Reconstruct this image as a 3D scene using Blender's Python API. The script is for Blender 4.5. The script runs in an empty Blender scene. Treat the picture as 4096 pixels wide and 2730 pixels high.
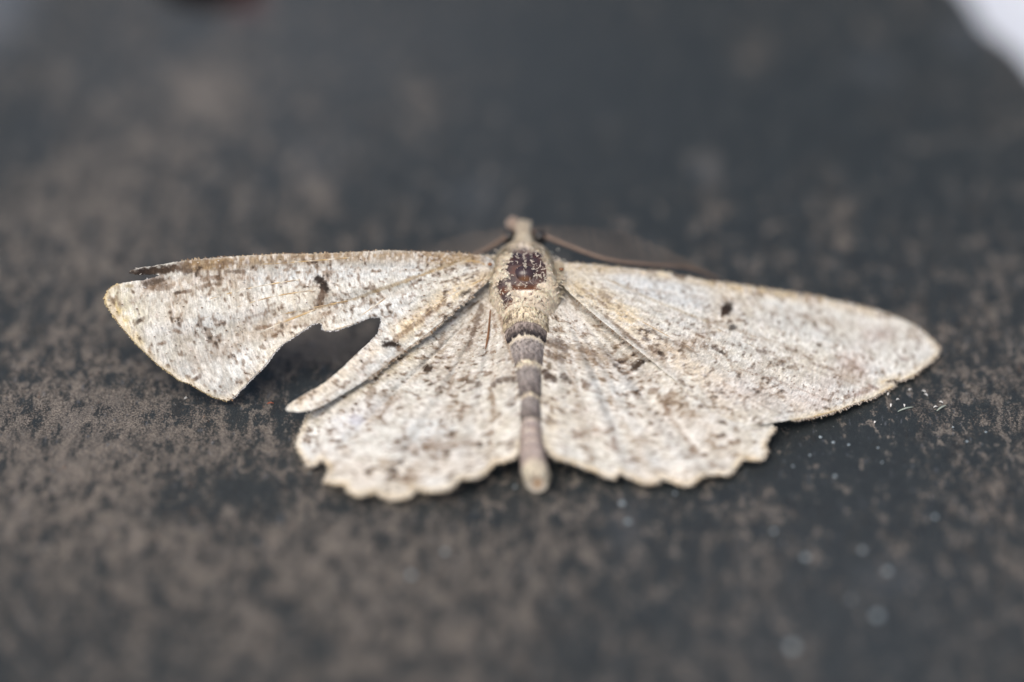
import bpy, math, random
import numpy as np
from mathutils import Vector
from mathutils.geometry import delaunay_2d_cdt

# ------------------------------------------------------------------ camera, light, exposure
MM = 0.001                      # all numbers below are millimetres; meshes are written in metres
ELEV = math.radians(35)         # the camera looks down at the slab by this angle
DIST = 200.0                    # distance of the plane of focus
FRAME = 49.0                    # width of the frame at the plane of focus
PX = FRAME / 4096.0             # one photograph pixel at the plane of focus
sE, cE = math.sin(ELEV), math.cos(ELEV)
DIST0 = DIST + 295 * PX * cE / sE
CAM = np.array([0.0, -DIST0 * cE, DIST0 * sE])
AX_V, AX_U, AX_R = np.array([0, cE, -sE]), np.array([0, sE, cE]), np.array([1.0, 0, 0])

scene = bpy.context.scene
cam_data = bpy.data.cameras.new('camera')
cam = bpy.data.objects.new('camera', cam_data)
scene.collection.objects.link(cam)
cam.location = Vector(CAM * MM)
cam.rotation_euler = (math.pi / 2 - ELEV, 0, 0)
cam_data.sensor_width = 36
cam_data.lens = 36 * DIST / FRAME
cam_data.clip_start = 0.005
cam_data.clip_end = 50
cam_data.dof.use_dof = True
cam_data.dof.focus_distance = DIST * MM
cam_data.dof.aperture_fstop = cam_data.lens / 14.5      # a 14.5 mm wide pupil
scene.camera = cam

SUN_EL, SUN_AZ = math.radians(60), math.radians(212)    # azimuth from +Y towards +X
world = bpy.data.worlds.new('World'); scene.world = world; world.use_nodes = True
wn = world.node_tree.nodes; wl = world.node_tree.links
bg = wn['Background']
sky = wn.new('ShaderNodeTexSky'); sky.sky_type = 'NISHITA'; sky.sun_disc = False
sky.sun_elevation = SUN_EL; sky.sun_rotation = SUN_AZ
sky.air_density = 1.0; sky.dust_density = 6.0; sky.ozone_density = 0.6
wl.new(sky.outputs[0], bg.inputs[0]); bg.inputs[1].default_value = 0.115
sun_data = bpy.data.lights.new('sun', 'SUN'); sun = bpy.data.objects.new('sun', sun_data)
scene.collection.objects.link(sun)
sun_data.energy = 1.5; sun_data.angle = math.radians(50); sun_data.color = (1.0, 0.955, 0.90)
sd = Vector((math.sin(SUN_AZ) * math.cos(SUN_EL), math.cos(SUN_AZ) * math.cos(SUN_EL), math.sin(SUN_EL)))
sun.rotation_euler = sd.to_track_quat('Z', 'Y').to_euler()
scene.view_settings.view_transform = 'Standard'; scene.view_settings.look = 'None'
scene.view_settings.gamma = 1.0; scene.view_settings.use_curve_mapping = False
scene.view_settings.exposure = 0.42
scene.render.engine = 'CYCLES'
scene.cycles.use_denoising = True
scene.cycles.max_bounces = 6

rng = np.random.default_rng(7)
random.seed(7)
COL = scene.collection

# ------------------------------------------------------------------ helpers
def P(px, py, h):
    """the point at height h (mm) on the slab whose place in the photograph is (px, py)"""
    px, py, h = (np.asarray(a, float) for a in (px, py, h))
    d = (AX_V * DIST)[None] + np.outer((px - 2048).ravel() * PX, AX_R) - np.outer((py - 1365).ravel() * PX, AX_U)
    hh = np.broadcast_to(h, px.shape).ravel()
    t = (hh - CAM[2]) / d[:, 2]
    return CAM[None] + d * t[:, None]

def P1(px, py, h): return P([px], [py], [h])[0]

def hash2(ix, iy, seed):
    n = (ix.astype(np.int64) * 374761393 + iy.astype(np.int64) * 668265263 + seed * 974711) & 0xffffffff
    n = ((n ^ (n >> 13)) * 1274126177) & 0xffffffff
    n = (n ^ (n >> 16)) & 0xffffffff
    return n / 4294967295.0

def vnoise(x, y, seed=0):
    ix, iy = np.floor(x), np.floor(y)
    fx, fy = x - ix, y - iy
    fx, fy = fx * fx * (3 - 2 * fx), fy * fy * (3 - 2 * fy)
    a, b = hash2(ix, iy, seed), hash2(ix + 1, iy, seed)
    c, d = hash2(ix, iy + 1, seed), hash2(ix + 1, iy + 1, seed)
    return (a * (1 - fx) + b * fx) * (1 - fy) + (c * (1 - fx) + d * fx) * fy

def fbm(x, y, seed=0, octv=4):
    s, a, t = 0, 1.0, 0
    for k in range(octv):
        s = s + a * vnoise(x * 2 ** k + 17.3 * k, y * 2 ** k - 9.1 * k, seed + k); t += a; a *= 0.55
    return s / t

def sstep(a, b, x):
    t = np.clip((x - a) / (b - a), 0, 1)
    return t * t * (3 - 2 * t)

def mix(col, c, w):
    return col + (np.asarray(c)[None] - col) * np.clip(w, 0, 1)[:, None]

def rbf(ctrl):
    c = np.array(ctrl, float); q = c[:, :2] / 1000; n = len(c)
    A = np.zeros((n + 3, n + 3)); A[:n, :n] = np.linalg.norm(q[:, None] - q[None], axis=2)
    A[:n, n] = 1; A[:n, n + 1:] = q; A[n, :n] = 1; A[n + 1:, :n] = q.T
    w = np.linalg.solve(A, np.r_[c[:, 2], 0, 0, 0])
    def f(px, py):
        p = np.stack([np.asarray(px, float), np.asarray(py, float)], -1) / 1000
        d = np.linalg.norm(p[:, None] - q[None], axis=2)
        return d @ w[:n] + w[n] + p @ w[n + 1:]
    return f

def resample(poly, step, closed=True):
    p = np.array(poly, float)
    if closed: p = np.vstack([p, p[:1]])
    out = []
    for a, b in zip(p[:-1], p[1:]):
        n = max(1, int(round(np.linalg.norm(b - a) / step)))
        out += [a + (b - a) * k / n for k in range(n)]
    if not closed: out.append(p[-1])
    return np.array(out)

def chaikin(p, closed=True):
    p = np.array(p, float)
    if closed:
        q = np.roll(p, -1, axis=0)
        return np.stack([.75 * p + .25 * q, .25 * p + .75 * q], 1).reshape(-1, 2)
    q = p[1:]; a = p[:-1]
    m = np.stack([.75 * a + .25 * q, .25 * a + .75 * q], 1).reshape(-1, p.shape[1])
    return np.vstack([p[:1], m, p[-1:]])

def inside(poly, x, y):
    r = np.zeros(x.shape, bool); n = len(poly); j = n - 1
    for i in range(n):
        xi, yi = poly[i]; xj, yj = poly[j]
        if yi != yj:
            c = ((yi > y) != (yj > y)) & (x < (xj - xi) * (y - yi) / (yj - yi) + xi)
            r ^= c
        j = i
    return r

def segdist(pl, x, y, closed=False):
    """distance to a polyline, and the place along it (0..1)"""
    pl = np.array(pl, float)
    if closed: pl = np.vstack([pl, pl[:1]])
    L = np.r_[0, np.cumsum(np.linalg.norm(np.diff(pl, axis=0), axis=1))]
    best = np.full(x.shape, 1e9); along = np.zeros(x.shape)
    for k in range(len(pl) - 1):
        a, b = pl[k], pl[k + 1]; ab = b - a; l2 = max(ab @ ab, 1e-9)
        t = np.clip(((x - a[0]) * ab[0] + (y - a[1]) * ab[1]) / l2, 0, 1)
        d = np.hypot(x - a[0] - t * ab[0], y - a[1] - t * ab[1])
        m = d < best
        best = np.where(m, d, best); along = np.where(m, (L[k] + t * (L[k + 1] - L[k])) / L[-1], along)
    return best, along

def mesh_obj(name, verts, faces, mat, parent=None, col=None, attrs=None, smooth=True, kind=None):
    """verts in mm -> one mesh object"""
    me = bpy.data.meshes.new(name)
    me.from_pydata([tuple(v) for v in (np.asarray(verts, float) * MM)], [], [tuple(int(i) for i in f) for f in faces])
    if smooth: me.polygons.foreach_set('use_smooth', [True] * len(me.polygons))
    if col is not None:
        a = me.color_attributes.new('tint', 'FLOAT_COLOR', 'POINT')
        c = np.ones((len(me.vertices), 4), np.float32); c[:, :3] = np.clip(col, 0.004, 0.9)
        a.data.foreach_set('color', c.ravel())
    for k, v in (attrs or {}).items():
        v = np.asarray(v, np.float32)
        if v.ndim == 1:
            a = me.attributes.new(k, 'FLOAT', 'POINT'); a.data.foreach_set('value', v)
        else:
            a = me.attributes.new(k, 'FLOAT_VECTOR', 'POINT'); a.data.foreach_set('vector', v.ravel())
    me.materials.append(mat)
    me.update()
    o = bpy.data.objects.new(name, me); COL.objects.link(o)
    if parent is not None: o.parent = parent
    if kind: o['kind'] = kind
    return o

def tag(o, label, cat, group=None):
    o['label'] = label; o['category'] = cat
    if group: o['group'] = group
    return o

def tube(path, radii, n=8, cap=True):
    path = np.asarray(path, float); radii = np.broadcast_to(radii, (len(path),))
    t = np.gradient(path, axis=0); t /= np.linalg.norm(t, axis=1)[:, None] + 1e-12
    up = np.array([0.13, 0.21, 1.0])
    s = np.cross(t, up); s /= np.linalg.norm(s, axis=1)[:, None] + 1e-12
    b = np.cross(s, t)
    a = np.arange(n) * 2 * math.pi / n
    v = (path[:, None] + radii[:, None, None] * (np.cos(a)[None, :, None] * s[:, None] + np.sin(a)[None, :, None] * b[:, None])).reshape(-1, 3)
    f = []
    for i in range(len(path) - 1):
        for k in range(n):
            f.append((i * n + k, i * n + (k + 1) % n, (i + 1) * n + (k + 1) % n, (i + 1) * n + k))
    if cap:
        f.append(tuple(range(n - 1, -1, -1))); m = (len(path) - 1) * n
        f.append(tuple(range(m, m + n)))
    return v, f

class Soup:
    def __init__(s): s.v, s.f, s.c, s.n = [], [], [], 0
    def add(s, v, f, c=None):
        s.v.append(np.asarray(v, float)); s.f += [tuple(i + s.n for i in q) for q in f]; s.n += len(v)
        if c is not None: s.c.append(np.broadcast_to(np.asarray(c, float), (len(v), 3)))
    def obj(s, name, mat, parent=None, kind=None, smooth=False):
        return mesh_obj(name, np.vstack(s.v), s.f, mat, parent, np.vstack(s.c) if s.c else None, None, smooth, kind)

# ------------------------------------------------------------------ materials
def new_mat(name):
    m = bpy.data.materials.new(name); m.use_nodes = True
    nt = m.node_tree; b = nt.nodes['Principled BSDF']
    return m, nt, b

def node(nt, kind, **kw):
    n = nt.nodes.new(kind)
    for k, v in kw.items():
        if k in n.inputs: n.inputs[k].default_value = v
        else: setattr(n, k, v)
    return n

def math_n(nt, op, a, b=None, c=None):
    n = nt.nodes.new('ShaderNodeMath'); n.operation = op
    for i, v in enumerate((a, b, c)):
        if v is None: continue
        if isinstance(v, (int, float)): n.inputs[i].default_value = v
        else: nt.links.new(v, n.inputs[i])
    return n.outputs[0]

def mixc(nt, fac, a, b, blend='MIX'):
    n = nt.nodes.new('ShaderNodeMix'); n.data_type = 'RGBA'; n.blend_type = blend
    for sock, v in ((n.inputs[0], fac), (n.inputs[6], a), (n.inputs[7], b)):
        if isinstance(v, (int, float)): sock.default_value = v
        elif isinstance(v, tuple): sock.default_value = v if len(v) == 4 else v + (1,)
        else: nt.links.new(v, sock)
    return n.outputs[2]

def ramp(nt, v, lo, hi):
    n = nt.nodes.new('ShaderNodeMapRange'); n.interpolation_type = 'SMOOTHSTEP'
    n.inputs[1].default_value = lo; n.inputs[2].default_value = hi
    nt.links.new(v, n.inputs[0]); return n.outputs[0]

def coords(nt, scale):
    tc = nt.nodes.new('ShaderNodeTexCoord'); mp = nt.nodes.new('ShaderNodeMapping')
    mp.inputs['Scale'].default_value = scale
    nt.links.new(tc.outputs['Object'], mp.inputs[0]); return mp.outputs[0]

def noise(nt, vec, scale, detail=3, rough=0.55, dist=0):
    n = nt.nodes.new('ShaderNodeTexNoise')
    n.inputs['Scale'].default_value = scale; n.inputs['Detail'].default_value = detail
    n.inputs['Roughness'].default_value = rough; n.inputs['Distortion'].default_value = dist
    nt.links.new(vec, n.inputs['Vector']); return n.outputs[0]

def attr(nt, name, out='Color'):
    n = nt.nodes.new('ShaderNodeAttribute'); n.attribute_name = name; return n.outputs[out]

def bump(nt, bsdf, h, strength, dist_mm):
    n = nt.nodes.new('ShaderNodeBump'); n.inputs['Strength'].default_value = strength
    n.inputs['Distance'].default_value = dist_mm * MM
    nt.links.new(h, n.inputs['Height']); nt.links.new(n.outputs[0], bsdf.inputs['Normal'])

K = 1000.0   # object coordinates in mm

def wing_material():
    m, nt, b = new_mat('scaled wing')
    base = attr(nt, 'tint'); flow = attr(nt, 'flow', 'Vector')
    mp = node(nt, 'ShaderNodeMapping'); mp.inputs['Scale'].default_value = (11.5, 3.0, 1)
    nt.links.new(flow, mp.inputs[0])
    rows = noise(nt, mp.outputs[0], 1.0, 2, 0.5)            # rows of scales lie across the veins
    grain = noise(nt, coords(nt, (K, K, K)), 13, 2, 0.6)
    mp2 = node(nt, 'ShaderNodeMapping'); mp2.inputs['Scale'].default_value = (6.0, 3.4, 1)
    nt.links.new(flow, mp2.inputs[0])
    tufts = noise(nt, mp2.outputs[0], 1.0, 3, 0.65)
    v = math_n(nt, 'ADD', math_n(nt, 'MULTIPLY', rows, 0.75), math_n(nt, 'MULTIPLY', grain, 0.6))
    v = math_n(nt, 'ADD', v, math_n(nt, 'MULTIPLY', tufts, 0.7))
    f = math_n(nt, 'ADD', math_n(nt, 'MULTIPLY', math_n(nt, 'SUBTRACT', v, 1.025), 1.25), 1.0)
    c = node(nt, 'ShaderNodeVectorMath', operation='SCALE')
    nt.links.new(base, c.inputs[0]); nt.links.new(f, c.inputs['Scale'])
    nt.links.new(c.outputs[0], b.inputs['Base Color'])
    b.inputs['Roughness'].default_value = 0.7; b.inputs['Specular IOR Level'].default_value = 0.14
    bump(nt, b, v, 0.7, 0.05)
    tr = node(nt, 'ShaderNodeBsdfTranslucent'); nt.links.new(c.outputs[0], tr.inputs[0])
    mx = node(nt, 'ShaderNodeMixShader'); mx.inputs[0].default_value = 0.12
    nt.links.new(b.outputs[0], mx.inputs[1]); nt.links.new(tr.outputs[0], mx.inputs[2])
    nt.links.new(mx.outputs[0], nt.nodes['Material Output'].inputs[0])
    return m

def tint_material(name, rough=0.7, spec=0.25, translucent=0.0, grain_scale=14, grain_amt=0.5):
    m, nt, b = new_mat(name)
    base = attr(nt, 'tint')
    g = noise(nt, coords(nt, (K, K, K)), grain_scale, 2, 0.6)
    f = math_n(nt, 'ADD', math_n(nt, 'MULTIPLY', math_n(nt, 'SUBTRACT', g, 0.5), grain_amt), 1.0)
    c = node(nt, 'ShaderNodeVectorMath', operation='SCALE')
    nt.links.new(base, c.inputs[0]); nt.links.new(f, c.inputs['Scale'])
    nt.links.new(c.outputs[0], b.inputs['Base Color'])
    b.inputs['Roughness'].default_value = rough; b.inputs['Specular IOR Level'].default_value = spec
    if translucent:
        tr = node(nt, 'ShaderNodeBsdfTranslucent'); nt.links.new(c.outputs[0], tr.inputs[0])
        mx = node(nt, 'ShaderNodeMixShader'); mx.inputs[0].default_value = translucent
        nt.links.new(b.outputs[0], mx.inputs[1]); nt.links.new(tr.outputs[0], mx.inputs[2])
        nt.links.new(mx.outputs[0], nt.nodes['Material Output'].inputs[0])
    return m

def body_material():
    m, nt, b = new_mat('moth body')
    base = attr(nt, 'tint'); gl = attr(nt, 'bare', 'Fac')
    g = noise(nt, coords(nt, (K, K * .55, K)), 15, 3, 0.6)
    f = math_n(nt, 'ADD', math_n(nt, 'MULTIPLY', math_n(nt, 'SUBTRACT', g, 0.5), 1.0), 1.0)
    c = node(nt, 'ShaderNodeVectorMath', operation='SCALE')
    nt.links.new(base, c.inputs[0]); nt.links.new(f, c.inputs['Scale'])
    nt.links.new(c.outputs[0], b.inputs['Base Color'])
    nt.links.new(math_n(nt, 'SUBTRACT', 0.72, math_n(nt, 'MULTIPLY', gl, 0.42)), b.inputs['Roughness'])
    b.inputs['Specular IOR Level'].default_value = 0.45
    bump(nt, b, g, 0.55, 0.06)
    return m

def plain(name, colr, rough=0.5, spec=0.5, grain=0.3, scale=9, coat=0.0):
    m, nt, b = new_mat(name)
    g = noise(nt, coords(nt, (K, K, K)), scale, 3, 0.6)
    a = tuple(x * (1 - grain) for x in colr); d = tuple(min(.9, x * (1 + grain)) for x in colr)
    nt.links.new(mixc(nt, g, a, d), b.inputs['Base Color'])
    b.inputs['Roughness'].default_value = rough; b.inputs['Specular IOR Level'].default_value = spec
    b.inputs['Coat Weight'].default_value = coat
    return m

def slab_material():
    m, nt, b = new_mat('worn dark slab')
    cov = attr(nt, 'wear_and_shade', 'Fac'); blue = attr(nt, 'pale', 'Fac')
    vec = coords(nt, (K, K * 0.36, K))                     # flakes run away from the viewer's side
    big = noise(nt, vec, 0.42, 3, 0.6, 0.4)
    mid = noise(nt, vec, 1.5, 5, 0.68, 0.5)
    fine = noise(nt, coords(nt, (K, K * .8, K)), 9.0, 3, 0.6)
    vfine = noise(nt, coords(nt, (K, K, K)), 26.0, 2, 0.6)
    s = math_n(nt, 'ADD', math_n(nt, 'MULTIPLY', big, 0.38), math_n(nt, 'MULTIPLY', mid, 1.1))
    s = math_n(nt, 'ADD', s, math_n(nt, 'MULTIPLY', fine, 0.8))
    s = math_n(nt, 'ADD', s, math_n(nt, 'MULTIPLY', vfine, 0.4))
    s = math_n(nt, 'ADD', s, math_n(nt, 'SUBTRACT', cov, 0.5))
    mask = ramp(nt, s, 1.27, 1.47)
    dark = mixc(nt, mid, (0.009, 0.0125, 0.0135), (0.020, 0.0265, 0.029))
    gr = noise(nt, coords(nt, (K, K * .8, K)), 11.0, 2, 0.7); gr = ramp(nt, gr, 0.33, 0.70)
    brown = mixc(nt, gr, (0.034, 0.030, 0.026), (0.205, 0.180, 0.155))
    brown = mixc(nt, ramp(nt, big, 0.4, 0.65), brown, mixc(nt, 0.5, brown, (0.11, 0.10, 0.09)))
    dark = mixc(nt, math_n(nt, 'MULTIPLY', ramp(nt, noise(nt, coords(nt, (K, K, K)), 8.5, 2, 0.6), 0.58, 0.75), 0.5), dark, (0.06, 0.066, 0.068))
    c = mixc(nt, mask, dark, brown)
    fl1 = noise(nt, coords(nt, (K, K * .5, K)), 1.25, 3, 0.6, 0.5); fl2 = noise(nt, coords(nt, (K, K * .5, K)), 3.6, 3, 0.65, 0.4)
    fk = math_n(nt, 'ADD', math_n(nt, 'MULTIPLY', fl1, 0.6), math_n(nt, 'MULTIPLY', fl2, 0.4))
    fk = math_n(nt, 'ADD', fk, math_n(nt, 'MULTIPLY', math_n(nt, 'SUBTRACT', cov, 0.42), 0.28))
    fk = math_n(nt, 'ADD', fk, math_n(nt, 'MULTIPLY', math_n(nt, 'SUBTRACT', gr, 0.5), 0.03))
    c = mixc(nt, math_n(nt, 'MULTIPLY', ramp(nt, fk, 0.545, 0.60), 0.8), c, mixc(nt, gr, (0.085, 0.073, 0.062), (0.215, 0.19, 0.162)))
    c = mixc(nt, math_n(nt, 'MULTIPLY', math_n(nt, 'SUBTRACT', 1.0, ramp(nt, fk, 0.43, 0.475)), 0.85), c, (0.012, 0.016, 0.018))
    rust = ramp(nt, noise(nt, vec, 3.3, 3, 0.6, 0.3), 0.66, 0.75)
    c = mixc(nt, math_n(nt, 'MULTIPLY', math_n(nt, 'MULTIPLY', rust, mask), 0.5), c, (0.17, 0.085, 0.045))
    dust = ramp(nt, noise(nt, vec, 4.7, 2, 0.5), 0.64, 0.76)
    c = mixc(nt, math_n(nt, 'MULTIPLY', dust, 0.5), c, (0.11, 0.122, 0.14))
    vo = node(nt, 'ShaderNodeTexVoronoi'); vo.inputs['Scale'].default_value = 2.6
    nt.links.new(coords(nt, (K, K, K)), vo.inputs['Vector'])
    sp = math_n(nt, 'SUBTRACT', 1.0, ramp(nt, vo.outputs['Distance'], 0.05, 0.10))
    pick = node(nt, 'ShaderNodeSeparateColor'); nt.links.new(vo.outputs['Color'], pick.inputs[0])
    sp = math_n(nt, 'MULTIPLY', sp, ramp(nt, pick.outputs[0], 0.55, 0.7))
    c = mixc(nt, math_n(nt, 'MULTIPLY', sp, 0.55), c, (0.27, 0.28, 0.29))
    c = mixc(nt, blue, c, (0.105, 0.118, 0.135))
    c = mixc(nt, attr(nt, 'rust', 'Fac'), c, (0.09, 0.022, 0.018))
    nt.links.new(c, b.inputs['Base Color'])
    nt.links.new(math_n(nt, 'ADD', 0.55, math_n(nt, 'MULTIPLY', mask, 0.33)), b.inputs['Roughness'])
    b.inputs['Specular IOR Level'].default_value = 0.4
    h = math_n(nt, 'ADD', math_n(nt, 'MULTIPLY', mask, 0.5), math_n(nt, 'MULTIPLY', fine, 0.6))
    h = math_n(nt, 'ADD', h, math_n(nt, 'MULTIPLY', vfine, 0.45))
    bump(nt, b, h, 0.75, 0.10)
    return m

M_WING = wing_material()
M_BODY = body_material()
M_SCALE = tint_material('loose scales', 0.6, 0.2, translucent=0.45)
M_VEIN = tint_material('vein', 0.55, 0.4, grain_scale=6, grain_amt=1.0)
M_HAIR = plain('pale bristle', (0.6, 0.53, 0.45), 0.4, 0.5, 0.15)
M_CUTICLE = tint_material('bare cuticle', 0.24, 0.55, grain_scale=3.0, grain_amt=0.8)
M_EYE = plain('compound eye', (0.010, 0.009, 0.009), 0.3, 0.5, 0.4, 20)
M_ANT = plain('antenna', (0.15, 0.108, 0.084), 0.55, 0.4, 0.5, 6)
M_COMB = plain('antenna comb', (0.10, 0.083, 0.07), 0.6, 0.3, 0.3)
M_SLAB = slab_material()
M_PALE = plain('pale floor', (0.54, 0.58, 0.64), 0.8, 0.2, 0.04, 0.02)
M_GRIT = plain('pale grit', (0.24, 0.29, 0.32), 0.5, 0.5, 0.2, 7)
M_SHED = plain('shed wing scale', (0.6, 0.6, 0.58), 0.5, 0.4, 0.1, 9)
M_SLIVER = plain('straw sliver', (0.26, 0.30, 0.26), 0.6, 0.4, 0.3, 5)
M_RUST = plain('hole lining', (0.012, 0.006, 0.005), 0.9, 0.05, 0.5, 2)
M_FIBRE = plain('rusty fibre', (0.36, 0.10, 0.05), 0.6, 0.3, 0.2)

# ------------------------------------------------------------------ setting: slab and floor
edge_px = [(3780, -90), (3838, -10), (3872, 60), (3905, 105), (3975, 150), (4028, 195), (4062, 245), (4105, 300), (4160, 390), (4260, 500)]
edge = [tuple(P1(x, y, 0)[:2]) for x, y in edge_px]
outline = chaikin([(14, 58), (21, 46)] + edge + [(47, 8), (54, -22), (60, -64), (46, -104), (0, -114), (-50, -108), (-74, -62), (-80, -6), (-64, 46), (-28, 72), (-4, 70)])
outline = resample(outline, 0.9)
hole_c = P1(838, -75, 0); HOLE_R = 2.95
ang = np.arange(40) * 2 * math.pi / 40
hole = np.stack([hole_c[0] + HOLE_R * np.cos(ang) * (1 + .03 * np.sin(3 * ang)), hole_c[1] + HOLE_R * np.sin(ang)], 1)
def slab_z(x, y):
    return 0.10 * (fbm(x * .11, y * .11, 31, 3) - .5) + 0.05 * (fbm(x * .8, y * .5, 35, 3) - .5) - 0.075
gx, gy = np.meshgrid(np.arange(-80, 62, 0.75), np.arange(-114, 74, 0.75))
gx = (gx + (np.arange(gx.shape[0]) % 2)[:, None] * .37).ravel(); gy = gy.ravel()
keep = inside(outline, gx, gy) & (np.hypot(gx - hole_c[0], gy - hole_c[1]) > HOLE_R + .4)
d, _ = segdist(outline[::2], gx[keep], gy[keep], True)
g = np.stack([gx[keep], gy[keep]], 1)[d > .5]
pts = np.vstack([outline, hole, g])
nO, nH = len(outline), len(hole)
edges = [(i, (i + 1) % nO) for i in range(nO)] + [(nO + i, nO + (i + 1) % nH) for i in range(nH)]
cv, ce, cf, ov, oe, of = delaunay_2d_cdt([Vector(p) for p in pts], edges, [], 0, 1e-6)
xy = np.array([tuple(p) for p in cv])
fc = np.array([xy[list(f)].mean(0) for f in cf])
ok = (np.hypot(fc[:, 0] - hole_c[0], fc[:, 1] - hole_c[1]) > HOLE_R * .97) & inside(outline, fc[:, 0], fc[:, 1])
cf = [f for f, k in zip(cf, ok) if k]
z = slab_z(xy[:, 0], xy[:, 1])
V = [np.c_[xy, z]]; F = [tuple(f) for f in cf]; base_n = len(xy)
out_ids = [i for i in range(nO)]
prev = out_ids; cen = outline.mean(0)
tang = np.roll(outline, -1, 0) - np.roll(outline, 1, 0); nrm = np.stack([tang[:, 1], -tang[:, 0]], 1); nrm /= np.linalg.norm(nrm, axis=1)[:, None]
if ((outline + nrm - cen) ** 2).sum() < ((outline - nrm - cen) ** 2).sum(): nrm = -nrm
for off, dz in ((.35, -.12), (.75, -.5), (.95, -1.2), (.9, -12.0)):
    ring = np.c_[outline + nrm * off, z[:nO] + dz]
    if dz < -11: ring[:, 2] = -12
    ids = list(range(base_n, base_n + nO)); base_n += nO
    V.append(ring)
    for i in range(nO):
        j = (i + 1) % nO; F.append((prev[i], prev[j], ids[j], ids[i]))
    prev = ids
F.append(tuple(prev))
V = np.vstack(V)
# how much of the dark skin is worn to brown in broad patches, with shade tuned under the left wing
def blobs(x, y, lst, h=0.0):
    w = np.zeros(x.shape)
    for px, py, rx, ry, a in lst:
        c = P1(px, py, 0); e = P1(px + rx, py, 0); f_ = P1(px, py - ry, 0)
        w += a * np.exp(-(((x - c[0]) / (abs(e[0] - c[0]) + 1e-6)) ** 2 + ((y - c[1]) / (abs(f_[1] - c[1]) + 1e-6)) ** 2))
    return w
WEAR_AND_SHADE = [(500, 1600, 700, 330, .15), (250, 1950, 500, 350, .13), (1100, 2300, 800, 380, .13), (350, 900, 450, 320, .14), (830, 360, 190, 110, .3),
        (1950, 2200, 450, 300, .10), (1500, 2650, 500, 200, .08), (550, 560, 350, 200, .08), (3000, 190, 75, 100, .33), (2840, 760, 60, 200, .3), (1260, 720, 60, 130, .2), (1650, 380, 80, 120, .2), (2450, 560, 50, 110, .2),
        (3340, 870, 80, 140, .3), (3880, 1560, 260, 200, .12), (3050, 2250, 130, 330, .14), (3650, 2350, 500, 250, .05), (3980, 2050, 150, 200, .12),
        (2450, 150, 900, 500, -.14), (2500, 500, 500, 300, -.12), (3500, 500, 600, 500, -.13), (3300, 1850, 350, 200, -.08), (1290, 1610, 150, 100, -.25), (1300, 1370, 260, 90, .42),  # end pair, under the left forewing: paints its shade darker, then lifts it with brown
        (3900, 1250, 200, 120, .1), (3300, 2050, 800, 600, -.09), (2500, 900, 800, 300, -.07), (1000, 1950, 90, 80, -.25), (720, 2000, 150, 90, -.2), (1900, 2060, 250, 60, -.12), (3550, 2560, 300, 200, -.1),
        (1250, 870, 200, 120, .08), (1500, 760, 250, 140, -.05), (100, 480, 120, 110, -.15), (170, 530, 90, 70, -.1)]
wear_and_shade = np.clip(0.425 + .85 * blobs(V[:, 0], V[:, 1], WEAR_AND_SHADE), 0, 1)
pale = np.clip(blobs(V[:, 0], V[:, 1], [(-40, 0, 150, 170, .95), (900, 150, 900, 500, .22), (2100, 300, 800, 500, .06), (300, 900, 700, 500, .05), (3400, 2500, 900, 500, .07), (2510, 2100, 60, 110, .25), (3570, 2300, 120, 60, .2), (1250, 650, 110, 120, .15), (1900, 790, 120, 90, .18), (2830, 690, 50, 60, .25), (3860, 140, 70, 60, .3), (3500, 270, 90, 70, .15)]), 0, .95)  # pale flakes, plus sheen painted as a broad grey wash over the far slab
slab = mesh_obj('slab', V, F, M_SLAB, attrs={'wear_and_shade': wear_and_shade, 'pale': pale, 'rust': np.clip(blobs(V[:, 0], V[:, 1], [(985, -10, 60, 60, .8)]), 0, .8)})
slab['kind'] = 'structure'; slab['label'] = 'weathered dark slab with worn brown flakes under the moth'
hv = np.vstack([np.c_[hole, z[nO:nO + nH] - .01], np.c_[hole * .985 + hole_c[:2] * .015, np.full(nH, -1.0)], np.c_[hole * .97 + hole_c[:2] * .03, np.full(nH, -11.9)]])
hf = [(k * nH + i, k * nH + (i + 1) % nH, (k + 1) * nH + (i + 1) % nH, (k + 1) * nH + i) for k in range(2) for i in range(nH)] + [tuple(range(2 * nH, 3 * nH))]
mesh_obj('hole_lining', hv, hf, M_RUST, slab)
fl = mesh_obj('floor', [(-900, -900, -12.01), (900, -900, -12.01), (900, 1500, -12.01), (-900, 1500, -12.01)], [(0, 1, 2, 3)], M_PALE)
fl['kind'] = 'structure'

# ------------------------------------------------------------------ the moth
moth = bpy.data.objects.new('moth', None); COL.objects.link(moth)
moth.empty_display_size = 0.005
tag(moth, 'pale grey brown speckled moth with torn wings lying spread on the dark slab', 'moth')

# ---- wings: outlines and heights
LF_OUT = [(1975, 1040), (1930, 1022), (1896, 1019), (1796, 1012), (1597, 1004), (1523, 1004), (1299, 1015), (1100, 1017), (1076, 1019), (877, 1030), (728, 1044), (629, 1062), (554, 1072),
          (507, 1089), (539, 1101), (604, 1099), (645, 1101), (604, 1114), (564, 1124), (529, 1126), (470, 1136), (435, 1159), (419, 1189), (425, 1218), (455, 1268), (504, 1328), (544, 1375),
          (594, 1422), (629, 1457), (678, 1492), (718, 1524), (758, 1534), (803, 1562), (853, 1589), (907, 1605), (927, 1601), (962, 1562), (1012, 1512), (1062, 1462), (1101, 1407), (1126, 1383),
          (1176, 1348), (1219, 1320), (1249, 1298), (1274, 1292), (1291, 1298), (1289, 1318), (1309, 1325), (1344, 1322), (1398, 1305), (1448, 1283), (1478, 1271), (1523, 1268), (1528, 1288),
          (1515, 1338), (1483, 1368), (1438, 1407), (1398, 1447), (1349, 1492), (1289, 1542), (1214, 1582), (1160, 1616), (1137, 1641), (1165, 1650), (1249, 1646), (1340, 1598), (1473, 1517),
          (1598, 1417), (1722, 1328), (1821, 1238), (1896, 1179), (1961, 1122), (1990, 1085)]
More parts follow.
